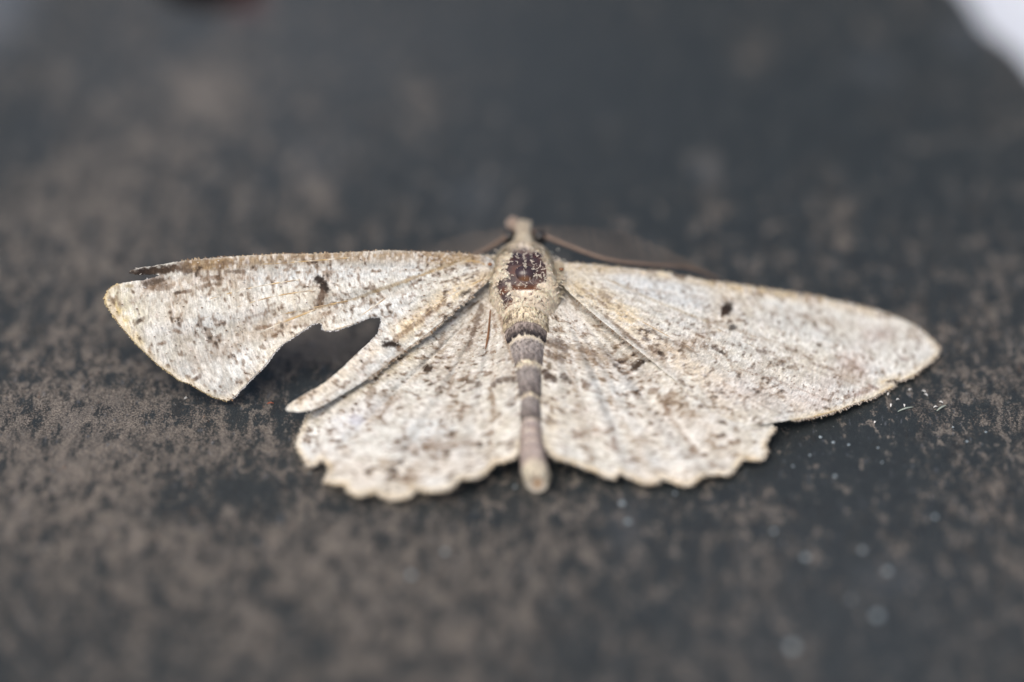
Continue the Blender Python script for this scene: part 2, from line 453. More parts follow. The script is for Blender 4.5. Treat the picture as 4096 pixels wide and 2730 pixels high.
RF_OUT = [(2215, 1075), (2229, 1051), (2270, 1053), (2368, 1060), (2457, 1070), (2546, 1079), (2636, 1087), (2725, 1103), (2814, 1123), (2904, 1132), (3012, 1149), (3123, 1165), (3212, 1176),
          (3346, 1205), (3458, 1230), (3547, 1254), (3614, 1283), (3681, 1319), (3726, 1357), (3757, 1401), (3748, 1424), (3717, 1453), (3677, 1482), (3654, 1504), (3623, 1517), (3596, 1524),
          (3580, 1517), (3560, 1521), (3528, 1530), (3562, 1533), (3584, 1538), (3574, 1549), (3525, 1571), (3494, 1593), (3445, 1607), (3404, 1622), (3360, 1642), (3302, 1658), (3235, 1674), (3168, 1683),
          (3094, 1692), (3060, 1704), (2941, 1697), (2850, 1640), (2700, 1525), (2600, 1440), (2530, 1385), (2400, 1280), (2300, 1195), (2255, 1150)]
LH_OUT = [(1985, 1120), (1900, 1150), (1790, 1225), (1600, 1372), (1400, 1530), (1290, 1600), (1240, 1654), (1217, 1701), (1198, 1743), (1191, 1785), (1208, 1823), (1236, 1860), (1264, 1855),
          (1287, 1844), (1306, 1860), (1315, 1888), (1303, 1923), (1334, 1935), (1376, 1942), (1399, 1967), (1437, 1981), (1488, 1975), (1521, 1984), (1558, 1994), (1605, 1993), (1642, 1981),
          (1661, 1962), (1708, 1966), (1754, 1963), (1801, 1949), (1843, 1921), (1895, 1911), (1941, 1890), (1974, 1860), (2012, 1848), (2049, 1832), (2072, 1804), (2078, 1770), (2086, 1700),
          (2091, 1620), (2090, 1561), (2075, 1490), (2058, 1437), (2040, 1380), (2026, 1332), (2014, 1277), (2010, 1200)]
RH_OUT = [(2215, 1130), (2196, 1210), (2193, 1277), (2190, 1332), (2178, 1390), (2168, 1437), (2158, 1500), (2151, 1561), (2152, 1662), (2166, 1745), (2194, 1800), (2231, 1833), (2287, 1852),
          (2334, 1871), (2380, 1887), (2427, 1906), (2455, 1911), (2479, 1895), (2502, 1903), (2544, 1922), (2586, 1935), (2628, 1929), (2647, 1916), (2684, 1927), (2731, 1940), (2764, 1936),
          (2811, 1910), (2867, 1901), (2913, 1896), (2941, 1873), (2970, 1843), (3012, 1841), (3044, 1836), (3063, 1805), (3063, 1773), (3086, 1735), (3091, 1708), (3040, 1670), (2850, 1560),
          (2700, 1460), (2560, 1345), (2400, 1225), (2280, 1130)]
LF_H = rbf([(1960, 1060, 4.9), (1800, 1012, 5.6), (1500, 1005, 6.05), (1100, 1017, 6.15), (728, 1044, 5.9), (507, 1089, 5.5), (419, 1189, 4.5), (544, 1375, 2.75), (718, 1524, 1.2), (907, 1605, .18),
            (1101, 1407, 2.3), (1291, 1310, 3.4), (1523, 1268, 3.7), (1483, 1368, 3.05), (1349, 1492, 2.45), (1137, 1645, 1.35), (1249, 1646, 1.5), (1473, 1517, 2.45), (1722, 1328, 3.4),
            (1896, 1179, 4.2), (1300, 1150, 4.9), (800, 1250, 4.0)])
RF_H = rbf([(2240, 1080, 4.6), (2500, 1075, 4.0), (2904, 1134, 2.9), (3346, 1205, 1.5), (3600, 1275, .7), (3757, 1401, .22), (3654, 1504, .2), (3560, 1535, .22), (3404, 1622, .3), (3235, 1674, .5),
            (3060, 1704, .95), (2850, 1640, 1.6), (2600, 1440, 2.75), (2300, 1195, 4.1), (2900, 1400, 2.3), (3200, 1420, 1.35)])
LH_H = rbf([(1985, 1140, 4.0), (1790, 1225, 3.3), (1600, 1372, 2.6), (1400, 1530, 1.9), (1230, 1680, .7), (1191, 1785, .2), (1303, 1923, .3), (1437, 1981, .35), (1605, 1993, .4), (1801, 1949, .75),
            (1974, 1860, 1.0), (2060, 1810, 1.15), (2086, 1700, 1.75), (2088, 1561, 2.35), (2056, 1437, 2.9), (2024, 1332, 3.2), (2010, 1230, 3.6), (1800, 1650, 1.65), (1500, 1750, 1.1)])
RH_H = rbf([(2230, 1140, 4.0), (2196, 1240, 3.6), (2190, 1332, 3.25), (2168, 1437, 2.9), (2152, 1561, 2.35), (2153, 1662, 1.95), (2180, 1780, 1.35), (2287, 1852, .85), (2455, 1911, .5), (2586, 1935, .35),
            (2764, 1936, .35), (2941, 1873, .3), (3063, 1790, .35), (3091, 1712, .6), (2850, 1560, 1.6), (2560, 1345, 2.8), (2350, 1500, 2.5), (2600, 1720, 1.25)])

CREAM, WARM, COOL = (.588, .586, .54), (.60, .54, .43), (.55, .585, .60)
BROWN, DARK, OCHRE = (.175, .115, .072), (.020, .013, .010), (.55, .38, .16)

def make_wing(name, out, hfun, base, hand, seed, under=None, marks=(), lines=(), smears=(), pleat=(0.06, 30), flush=False, margin=None, speck=1.0, ragged=1.3, label=None, wide=1.0):
    poly = resample(chaikin(out), 5.0)
    nseg = len(poly)
    s_ = np.arange(nseg)
    tn = np.roll(poly, -1, 0) - np.roll(poly, 1, 0); nn = np.stack([tn[:, 1], -tn[:, 0]], 1); nn /= np.linalg.norm(nn, axis=1)[:, None] + 1e-9
    poly = poly + nn * ((vnoise(s_ * .9, s_ * 0., seed) - .5) * 2 * ragged)[:, None]
    x0, y0 = poly.min(0); x1, y1 = poly.max(0)
    st = 4.4
    gx, gy = np.meshgrid(np.arange(x0, x1, st), np.arange(y0, y1, st * .866))
    gx = gx + (np.arange(gx.shape[0]) % 2)[:, None] * st / 2
    gx, gy = gx.ravel(), gy.ravel()
    gx = gx + rng.uniform(-.6, .6, gx.shape); gy = gy + rng.uniform(-.6, .6, gy.shape)
    k = inside(poly, gx, gy); gx, gy = gx[k], gy[k]
    d, _ = segdist(poly, gx, gy, True); gx, gy = gx[d > 2.4], gy[d > 2.4]
    pts = np.vstack([poly, np.stack([gx, gy], 1)])
    cv, ce, cf, _, _, _ = delaunay_2d_cdt([Vector(p) for p in pts], [(i, (i + 1) % nseg) for i in range(nseg)], [], 1, 1e-5)
    q = np.array([tuple(p) for p in cv]); px, py = q[:, 0], q[:, 1]
    h = hfun(px, py); cover = np.zeros(len(px))
    if under is not None:
        hu = under[0](px, py) - .06
        di, _ = segdist(under[1], px, py, True)
        ins = inside(under[1], px, py)
        w = np.where(ins, 1.0, 1 - sstep(0, 40, di))
        if flush: w = np.where(ins, 1.0, 1 - sstep(0, 190, di)) * sstep(2450, 2750, px); h = h + (hu - h) * w; w0 = np.where(ins, 1.0, 1 - sstep(0, 40, di)); h = np.where(h > hu, h + (hu - h) * w0, h); w = np.maximum(w, w0)
        else: h = np.where(h > hu, h + (hu - h) * w, h)
        cover = w
    # flow coordinates: distance from the root and arc across the veins
    b = P1(base[0], base[1], hfun([base[0]], [base[1]])[0])
    W = P(px, py, h)
    ctr = W.mean(0); ev = np.linalg.svd((W - ctr)[::25], full_matrices=False)[2]; nw = ev[2] * np.sign(ev[2][2])
    e1 = np.array([1.0, 0, 0]) * hand; e1 = e1 - nw * (e1 @ nw); e1 /= np.linalg.norm(e1); e2 = np.cross(nw, e1) * hand
    def flat(Q): return (Q - b) @ e1, (Q - b) @ e2       # lengths measured in the plane of the wing
    dx, dy = flat(W)
    r = np.hypot(dx, dy); th = np.arctan2(dy, dx)
    arc = th * (4.0 + .75 * r)
    amp, freq = pleat
    pl = np.sin(th * freq + 2.2 * (vnoise(th * 5, r * .12, seed + 3) - .5) + seed) * .6 + np.sin(th * freq * 2.3 + seed * 2) * .25
    fade = 1 - .92 * cover
    pl = pl + .5 * np.abs(np.sin(th * freq * .5 + seed)) ** 6
    h = h + amp * fade * pl * sstep(1.0, 6.0, r) + 0.10 * (fbm(W[:, 0] * .45, W[:, 1] * .45, seed + 5, 3) - .5) * sstep(0, 4, r)
    h = h + 0.03 * (fbm(W[:, 0] * 2.5, W[:, 1] * 2.5, seed + 8, 2) - .5)
    h = np.maximum(h, 0.05)
    W = P(px, py, h)
    x, y = flat(W)
    # ---- colour of the scales
    n1, n2 = fbm(x * .35, y * .35, seed + 11, 3), fbm(x * .9, y * .9, seed + 13, 3)
    col = np.tile(np.array(CREAM), (len(x), 1))
    col = mix(col, WARM, sstep(.5, .75, n1) * .45)
    col = mix(col, COOL, sstep(.5, .3, n1) * .65)
    col = col * (1 + .22 * (n2 - .5))[:, None]
    for pxy, wd, cc, st_ in smears:                      # broad soft tints
        dd, _ = segdist(pxy, px, py); col = mix(col, cc, st_ * np.exp(-(dd / wd) ** 2) * (.55 + .9 * (n2)))
    sp1 = vnoise(r * 6.0, arc * 3.6, seed + 21); sp2 = vnoise(r * 11, arc * 7, seed + 23); sp3 = vnoise(r * 2.6, arc * 1.1, seed + 27)
    dens = .5 * sstep(.35, .7, fbm(x * .6, y * .6, seed + 29, 3)) + .5 * sstep(.3, .8, sp3)
    hat = fbm(r * 3.4, arc * 1.7, seed + 17, 3); hat2 = vnoise(r * 7.5, arc * 3.8, seed + 19)
    col = mix(col, (.345, .315, .262), sstep(.50, .72, hat * .6 + hat2 * .4 + .12 * (n2 - .5)) * .46 * speck)
    col = mix(col, (.735, .735, .70), sstep(.50, .30, hat * .55 + hat2 * .45) * .55)
    spk = sstep(.66, .82, sp1 * .62 + sp2 * .32 + dens * .26)
    col = mix(col, BROWN, spk * .72 * speck)
    col = mix(col, DARK, sstep(.80, .94, sp1 * .55 + sp2 * .38 + dens * .22) * .8 * speck)
    col = mix(col, (.74, .71, .67), sstep(.66, .85, vnoise(r * 8, arc * 5, seed + 33)) * .45)
    veinw = sstep(.72, .98, -np.sin(th * freq + 2.2 * (vnoise(th * 5, r * .12, seed + 3) - .5) + seed))
    col = mix(col, (.30, .23, .16), veinw * sstep(.25, .7, sp2 * .5 + sp3 * .5) * .42 * speck)
    jag = vnoise(px / 9, py / 9, seed + 41) * .75 + vnoise(px / 4.5, py / 4.5, seed + 43) * .45 - .6
    for pxy, wd, cc, st_ in lines:                       # thin marks along a path
        dd, al = segdist(pxy, px, py)
        col = mix(col, cc, st_ * sstep(1.15, .45, dd / (wd * wide) + jag * .9) * (.74 + .26 * sstep(.3, .6, vnoise(al * 23, al * 0, seed + 45))))
    for mx_, my_, rx, ry, an, cc, st_ in marks:          # spots
        ca, sa = math.cos(math.radians(an)), math.sin(math.radians(an))
        u, v = (px - mx_) * ca + (py - my_) * sa, -(px - mx_) * sa + (py - my_) * ca
        qd = np.hypot(u / rx, v / ry)
        col = mix(col, cc, st_ * sstep(1.25, .55, qd + jag * .75))
    if margin is not None:                               # pale rim with a faint darker dash between the lobes
        dd, al = segdist(margin, px, py)
        col = mix(col, (.68, .60, .45), sstep(30, 6, dd) * .55)
        col = mix(col, (.50, .36, .15), sstep(7, 2, dd) * sstep(.45, .8, vnoise(al * 40, al * 0, seed + 51)) * .6)
    flow = np.stack([r, arc, np.zeros(len(r))], 1)
    o = mesh_obj(name, W, cf, M_WING, moth, col, {'flow': flow})
    md = o.modifiers.new('thickness', 'SOLIDIFY'); md.thickness = 0.035 * MM; md.offset = -1
    if label: o['label'] = label
    return dict(obj=o, px=px, py=py, h=h, W=W, col=col, poly=poly, hfun=hfun)

def wing_point(w, px, py, lift=0.0):
    """nearest built surface height under a photograph place"""
    px, py = np.asarray(px, float), np.asarray(py, float)
    hh = np.empty(len(px))
    for i in range(len(px)):
        d2 = (w['px'] - px[i]) ** 2 + (w['py'] - py[i]) ** 2
        k = np.argpartition(d2, 4)[:4]; ww = 1 / (d2[k] + .5)
        hh[i] = (w['h'][k] * ww).sum() / ww.sum()
    return P(px, py, hh + lift)

def fringe(w, path, length, name='fringe', step=3.0, color=(.62, .56, .46), up=0.25, spread=.35, dark=.15):
    """short hair scales standing out from an edge"""
    p = resample(path, step, False)
    p = p + rng.uniform(-1.2, 1.2, p.shape)
    W = wing_point(w, p[:, 0], p[:, 1])
    t = np.gradient(W, axis=0); t /= np.linalg.norm(t, axis=1)[:, None] + 1e-9
    nrm = np.cross(t, np.array([0, 0, 1.0])); nrm /= np.linalg.norm(nrm, axis=1)[:, None] + 1e-9
    c = w['W'].mean(0)
    # outward side: tested against the wing itself
    so = Soup()
    tp = np.gradient(p, axis=0); npx = np.stack([tp[:, 1], -tp[:, 0]], 1); npx /= np.linalg.norm(npx, axis=1)[:, None] + 1e-9
    sgn = np.where(inside(w['poly'], p[:, 0] + npx[:, 0] * 9, p[:, 1] + npx[:, 1] * 9), -1.0, 1.0)
    tgt = P(p[:, 0] + sgn * npx[:, 0] * 9, p[:, 1] + sgn * npx[:, 1] * 9, W[:, 2])
    for i in range(len(W)):
        o = tgt[i] - W[i]; o[2] = 0; o /= np.linalg.norm(o) + 1e-9
        L = length * rng.uniform(.5, 1.25)
        dr = o + t[i] * rng.normal(0, spread) + np.array([0, 0, rng.normal(up * .3, up)])
        dr /= np.linalg.norm(dr)
        wd = t[i] * rng.uniform(.018, .04)
        a = W[i] - dr * .06; m_ = W[i] + dr * L * .6 + np.array([0, 0, .01]); e_ = W[i] + dr * L
        e_[2] = max(e_[2], .03); m_[2] = max(m_[2], .03)
        cc = np.array(color) * rng.uniform(.75, 1.2) if rng.random() > dark else np.array((.25, .17, .11))
        so.add([a - wd, a + wd, m_ + wd * .9, m_ - wd * .9, e_], [(0, 1, 2, 3), (3, 2, 4)], cc)
    return so.obj(name, M_SCALE, w['obj'], 'stuff')

def veins(w, paths, radius, color, sink=0.0, cover=.8):
    for pth in paths:
        c = resample(chaikin(chaikin(pth, False), False), 12, False)
        W = wing_point(w, c[:, 0], c[:, 1], -sink)
        W = np.vstack([W[:1], (W[:-2] + W[1:-1] * 2 + W[2:]) / 4, W[-1:]])
        rr = radius * np.linspace(1.15, .45, len(W))
        v, f = tube(W, rr, 6)
        cc = np.array(color) * (.8 + .4 * rng.random()); cc = np.tile(cc, (len(v), 1))
        n = vnoise(v[:, 0] * 3, v[:, 1] * 3, 77); cc = mix(cc, CREAM, sstep(.35, .7, n) * cover); cc = mix(cc, (.26, .2, .14), sstep(.55, .8, vnoise(v[:, 0] * 4, v[:, 1] * 4, 79)) * cover * .8)
        mesh_obj('vein', v, f, M_VEIN, w['obj'], cc)

def loose_scales(w, n, seed, colors, size=(.10, .2), region=None):
    rg = np.random.default_rng(seed); so = Soup()
    idx = rg.integers(0, len(w['px']), n)
    for i in idx:
        if region is not None and rg.random() > region(w['px'][i], w['py'][i]): continue
        c = w['W'][i]; a = rg.uniform(0, 2 * math.pi); L = rg.uniform(*size)
        dr = np.array([math.cos(a), math.sin(a), rg.uniform(.05, .5)]); dr /= np.linalg.norm(dr)
        sd_ = np.cross(dr, [0, 0, 1.0]); sd_ /= np.linalg.norm(sd_); sd_ = sd_ * L * .28
        cc = np.array(colors[rg.integers(len(colors))]) * rg.uniform(.85, 1.15)
        so.add([c, c + dr * L * .5 + sd_, c + dr * L, c + dr * L * .5 - sd_], [(0, 1, 2, 3)], cc)
    return so.obj('loose_scales', M_SCALE, w['obj'], 'stuff')

LF_POLY = resample(chaikin(LF_OUT), 8); RF_POLY = resample(chaikin(RF_OUT), 8)
def sharpen(o, a, b, k=.55):
    p = np.array(o, float); q = p.copy()
    for i in range(a, b): q[i] = p[i] + k * (p[i] - (p[i - 1] + p[i + 1]) / 2)
    return [tuple(t) for t in q]
LH_OUT = sharpen(LH_OUT, 6, 38); RH_OUT = sharpen(RH_OUT, 9, 37)
lf_margin = LF_OUT[20:35]; rf_margin = RF_OUT[18:40]; lh_margin = LH_OUT[6:38]; rh_margin = RH_OUT[9:37]
lf_costa = LF_OUT[2:11]; rf_costa = RF_OUT[1:20]

wLF = make_wing('forewing', LF_OUT, LF_H, (1975, 1075), -1, 101, pleat=(.065, 26), margin=lf_margin, ragged=1.6, speck=.95,
    smears=[([(720, 1170), (720, 1330), (830, 1500)], 48, (.40, .335, .26), .55), ([(960, 1130), (1000, 1250), (1060, 1330)], 52, (.42, .36, .29), .5), ([(1290, 1130), (1290, 1250)], 40, (.40, .33, .26), .45), ([(1900, 1035), (1523, 1030), (1100, 1040), (750, 1065)], 26, (.31, .22, .12), 1.4), ([(1650, 1080), (1300, 1090), (1000, 1110)], 45, COOL, .85),
            ([(1940, 1110), (1800, 1180), (1600, 1330)], 40, (.66, .52, .31), .75), ([(1500, 1400), (1200, 1600)], 40, (.66, .56, .42), .6), ([(440, 1180), (520, 1260)], 60, (.55, .52, .36), .6),
            ([(560, 1370), (440, 1200)], 16, (.60, .46, .16), .7), ([(880, 1400), (1010, 1310), (1150, 1290)], 45, (.42, .33, .25), .5), ([(560, 1160), (800, 1120), (1000, 1100)], 26, (.36, .27, .19), .55),
            ([(1050, 1250), (600, 1330)], 30, (.52, .55, .58), .5), ([(1350, 1230), (1600, 1210)], 60, (.58, .60, .60), .5), ([(930, 1590), (1100, 1410)], 25, (.66, .60, .50), .6)],
    lines=[([(1880, 1032), (1800, 1060), (1650, 1115), (1500, 1165), (1420, 1195)], 9, (.30, .23, .13), .75), ([(1420, 1195), (1250, 1240), (1100, 1300)], 5, (.40, .30, .18), .6),
           ([(660, 1078), (535, 1090)], 20, (.07, .048, .035), .97), ([(740, 1062), (640, 1085)], 20, (.10, .065, .045), .95), ([(760, 1085), (740, 1095)], 10, DARK, .8), ([(640, 1110), (570, 1132)], 12, (.13, .085, .06), .85),
           ([(660, 1130), (590, 1150)], 16, BROWN, .75), ([(980, 1088), (910, 1086)], 9, (.11, .075, .05), .8), ([(870, 1110), (830, 1115)], 10, BROWN, .7), ([(760, 1165), (700, 1175)], 9, (.13, .08, .05), .85), ([(860, 1135), (800, 1150)], 9, BROWN, .7),
           ([(575, 1275), (540, 1295)], 11, (.13, .09, .06), .85), ([(700, 1320), (720, 1330)], 10, BROWN, .8), ([(660, 1370), (630, 1378)], 9, BROWN, .8), ([(600, 1400), (595, 1420)], 9, BROWN, .8),
           ([(800, 1505), (765, 1530)], 10, (.10, .065, .045), .9), ([(1085, 1305), (1030, 1315)], 10, BROWN, .85), ([(1125, 1298), (1130, 1310)], 8, DARK, .7), ([(1110, 1335), (1098, 1345)], 9, BROWN, .8), ([(880, 1340), (860, 1350)], 9, BROWN, .7),
           ([(1130, 1230), (1000, 1270)], 8, BROWN, .45), ([(1460, 1205), (1440, 1225)], 9, BROWN, .6), ([(1880, 1160), (1862, 1178)], 9, DARK, .85), ([(1860, 1172), (1845, 1185)], 11, DARK, .8), ([(1782, 1187), (1775, 1205)], 12, (.12, .08, .05), .85),
           ([(1722, 1240), (1708, 1256)], 13, (.10, .06, .04), .9), ([(1690, 1275), (1620, 1330), (1570, 1370)], 14, BROWN, .75), ([(1780, 1215), (1700, 1275)], 12, BROWN, .6), ([(1440, 1480), (1480, 1440)], 9, BROWN, .6), ([(1400, 1530), (1300, 1590)], 6, BROWN, .5),
           ([(1425, 1300), (1350, 1320)], 7, (.45, .32, .15), .8), ([(1660, 1125), (1640, 1145)], 10, BROWN, .6), ([(1430, 1110), (1445, 1150)], 6, BROWN, .6), ([(960, 1052), (800, 1062)], 5, (.2, .14, .1), .5)],
    marks=[(590, 1088, 78, 22, -8, (.022, .015, .012), .97), (650, 1080, 60, 17, -10, (.05, .035, .025), .92), (735, 1078, 40, 16, 0, (.12, .085, .06), .75), (610, 1132, 62, 12, -14, (.07, .05, .036), .85), (655, 1150, 50, 16, -8, (.16, .115, .08), .7), (1275, 1120, 22, 18, 35, DARK, .98), (1297, 1150, 26, 21, 60, DARK, .98), (1287, 1184, 16, 26, 10, (.10, .065, .045), .9), (1283, 1215, 14, 12, 0, BROWN, .8), (1563, 1378, 36, 17, 8, DARK, .98), (1540, 1385, 12, 10, 0, DARK, .8), (1600, 1400, 20, 10, 20, BROWN, .7),
           (670, 1466, 12, 10, 0, (.13, .09, .06), .85), (555, 1283, 14, 9, 0, DARK, .6), (520, 1145, 20, 10, 0, (.30, .24, .14), .7), (712, 1172, 16, 7, -10, DARK, .7), (1180, 1075, 12, 9, 0, BROWN, .7), (1905, 1150, 10, 8, 0, BROWN, .8), (925, 1600, 10, 8, 0, BROWN, .6)],
    label='left forewing with a torn trailing strip and a split tip')
wRF = make_wing('forewing', RF_OUT, RF_H, (2235, 1110), 1, 211, pleat=(.07, 24), margin=rf_margin, ragged=1.2, speck=.85,
    smears=[([(2910, 1230), (2800, 1370), (2640, 1420)], 55, (.42, .36, .29), .5), ([(3510, 1335), (3400, 1470), (3260, 1610)], 48, (.42, .36, .32), .6), ([(3060, 1300), (3050, 1420), (2980, 1560)], 40, (.46, .41, .36), .4), ([(2240, 1065), (2500, 1085), (2900, 1145), (3250, 1195), (3550, 1265)], 22, (.52, .39, .20), .7), ([(2260, 1130), (2400, 1190), (2520, 1290)], 55, (.66, .54, .34), .8), ([(2500, 1130), (2800, 1200)], 50, COOL, .8),
            ([(2560, 1330), (2700, 1440), (2900, 1560)], 50, (.66, .57, .44), .6), ([(3100, 1350), (3400, 1300), (3650, 1370)], 80, (.62, .62, .57), .6), ([(3380, 1450), (3440, 1490)], 42, (.38, .31, .27), .75), ([(3470, 1340), (3560, 1340)], 26, (.36, .30, .27), .7),
            ([(3260, 1192), (3230, 1195)], 22, (.33, .24, .16), .8), ([(2900, 1560), (3300, 1600)], 60, (.62, .56, .52), .6), ([(3480, 1560), (3400, 1590)], 18, (.38, .28, .24), .6), ([(3040, 1600), (3200, 1640)], 30, (.55, .48, .40), .4), ([(2620, 1410), (2780, 1370)], 26, (.38, .29, .2), .55)],
    lines=[([(2450, 1130), (2560, 1180), (2690, 1235), (2830, 1290)], 6, (.36, .30, .20), .6), ([(2830, 1290), (3000, 1340)], 5, (.36, .28, .20), .4), ([(2700, 1106), (2735, 1112)], 11, (.11, .075, .05), .9), ([(2595, 1084), (2615, 1088)], 8, (.16, .1, .07), .8), ([(2605, 1395), (2650, 1425)], 13, (.12, .08, .055), .85),
           ([(2850, 1390), (2895, 1418)], 8, (.10, .07, .05), .85), ([(2785, 1340), (2815, 1352)], 8, BROWN, .8), ([(2700, 1370), (2770, 1405)], 12, BROWN, .6), ([(3030, 1405), (3060, 1412)], 9, (.13, .09, .07), .75), ([(3150, 1398), (3180, 1408)], 9, (.16, .12, .09), .7), ([(2970, 1350), (3020, 1365)], 7, BROWN, .6), ([(3100, 1440), (3140, 1450)], 7, BROWN, .6),
           ([(3240, 1455), (3330, 1480)], 8, (.2, .15, .12), .55), ([(3260, 1320), (3310, 1338)], 6, (.25, .2, .17), .6), ([(3460, 1405), (3500, 1420)], 6, (.3, .28, .22), .5), ([(3480, 1545), (3510, 1560)], 9, (.18, .12, .10), .75), ([(3395, 1585), (3380, 1592)], 8, BROWN, .6), ([(3600, 1435), (3620, 1442)], 10, (.24, .18, .16), .6), ([(3655, 1470), (3665, 1476)], 7, BROWN, .7),
           ([(2900, 1560), (3000, 1600), (3080, 1640)], 4, BROWN, .4), ([(2960, 1480), (3150, 1540), (3300, 1600)], 4, (.3, .22, .17), .45), ([(3080, 1420), (3300, 1500), (3480, 1560)], 4, (.32, .25, .2), .4), ([(2330, 1160), (2420, 1225)], 8, BROWN, .6), ([(2400, 1180), (2440, 1200)], 14, BROWN, .6), ([(2310, 1185), (2330, 1190)], 6, DARK, .7), ([(2420, 1265), (2480, 1320), (2560, 1385)], 9, BROWN, .6), ([(3010, 1190), (3030, 1180)], 7, (.25, .2, .16), .6), ([(3240, 1230), (3270, 1245)], 9, (.22, .16, .13), .5)],
    marks=[(2906, 1238, 30, 23, -50, DARK, .98), (2894, 1252, 15, 15, 0, (.045, .03, .02), .9), (2915, 1290, 13, 11, 0, (.10, .065, .045), .8), (2930, 1310, 18, 18, 40, DARK, .85), (2950, 1283, 12, 7, 0, BROWN, .7), (2640, 1416, 15, 10, 30, DARK, .8), (2575, 1095, 10, 6, 0, (.7, .6, .45), .8), (2650, 1098, 26, 12, 5, (.70, .62, .46), .9), (2404, 1246, 6, 5, 0, DARK, .8), (2885, 1412, 12, 7, 30, DARK, .6)])
wLH = make_wing('hindwing', LH_OUT, LH_H, (1995, 1150), -1, 307, under=(LF_H, LF_POLY), pleat=(.20, 21), margin=lh_margin, ragged=2.0, speck=1.15, wide=1.35,
    smears=[([(1960, 1210), (1890, 1330), (1780, 1470)], 85, (.40, .345, .275), .75), ([(1990, 1400), (2040, 1500)], 50, (.42, .36, .29), .6), ([(1400, 1640), (1700, 1640), (1900, 1650)], 40, (.48, .43, .36), .5), ([(1640, 1420), (1440, 1560), (1270, 1680)], 38, (.44, .36, .22), .55), ([(1720, 1790), (1900, 1770)], 28, (.40, .33, .26), .5), ([(1350, 1700), (1500, 1640)], 60, (.62, .63, .66), .5), ([(1600, 1900), (1900, 1850)], 50, (.66, .60, .52), .5), ([(1450, 1900), (1300, 1830)], 60, (.64, .58, .52), .4), ([(1990, 1230), (2030, 1400)], 25, (.40, .33, .24), .5)],
    lines=[([(1925, 1225), (1905, 1300), (1885, 1360), (1870, 1400)], 11, (.12, .08, .055), .8), ([(1850, 1518), (1885, 1528), (1918, 1542)], 9, (.12, .085, .06), .85), ([(1975, 1545), (1990, 1525), (2030, 1518), (2068, 1520)], 11, (.09, .06, .045), .85), ([(1960, 1560), (1972, 1600), (1975, 1660)], 10, (.20, .14, .09), .7), ([(1700, 1795), (1780, 1785), (1880, 1775)], 13, BROWN, .5), ([(1775, 1330), (1760, 1380), (1745, 1410)], 8, BROWN, .6), ([(1490, 1560), (1470, 1600)], 13, BROWN, .6), ([(1520, 1580), (1600, 1600)], 10, BROWN, .45), ([(1820, 1500), (1790, 1580)], 8, BROWN, .5), ([(2000, 1260), (2015, 1340), (2050, 1440)], 7, (.25, .17, .11), .6), ([(1970, 1260), (1985, 1330)], 6, (.22, .15, .1), .6), ([(1560, 1600), (1535, 1650)], 9, BROWN, .5), ([(1850, 1620), (1840, 1700)], 8, BROWN, .4)],
    marks=[(1712, 1477, 22, 18, 0, (.045, .03, .02), .98), (1539, 1851, 26, 20, 0, (.34, .28, .21), .6), (1652, 1790, 26, 18, 0, (.38, .31, .25), .55), (1425, 1680, 30, 26, 0, (.50, .51, .58), .6), (1880, 1235, 10, 8, 0, BROWN, .7), (1985, 1828, 10, 7, 0, BROWN, .7), (2058, 1530, 12, 9, 0, DARK, .5)],
    label='left hindwing with nicked scalloped margin')
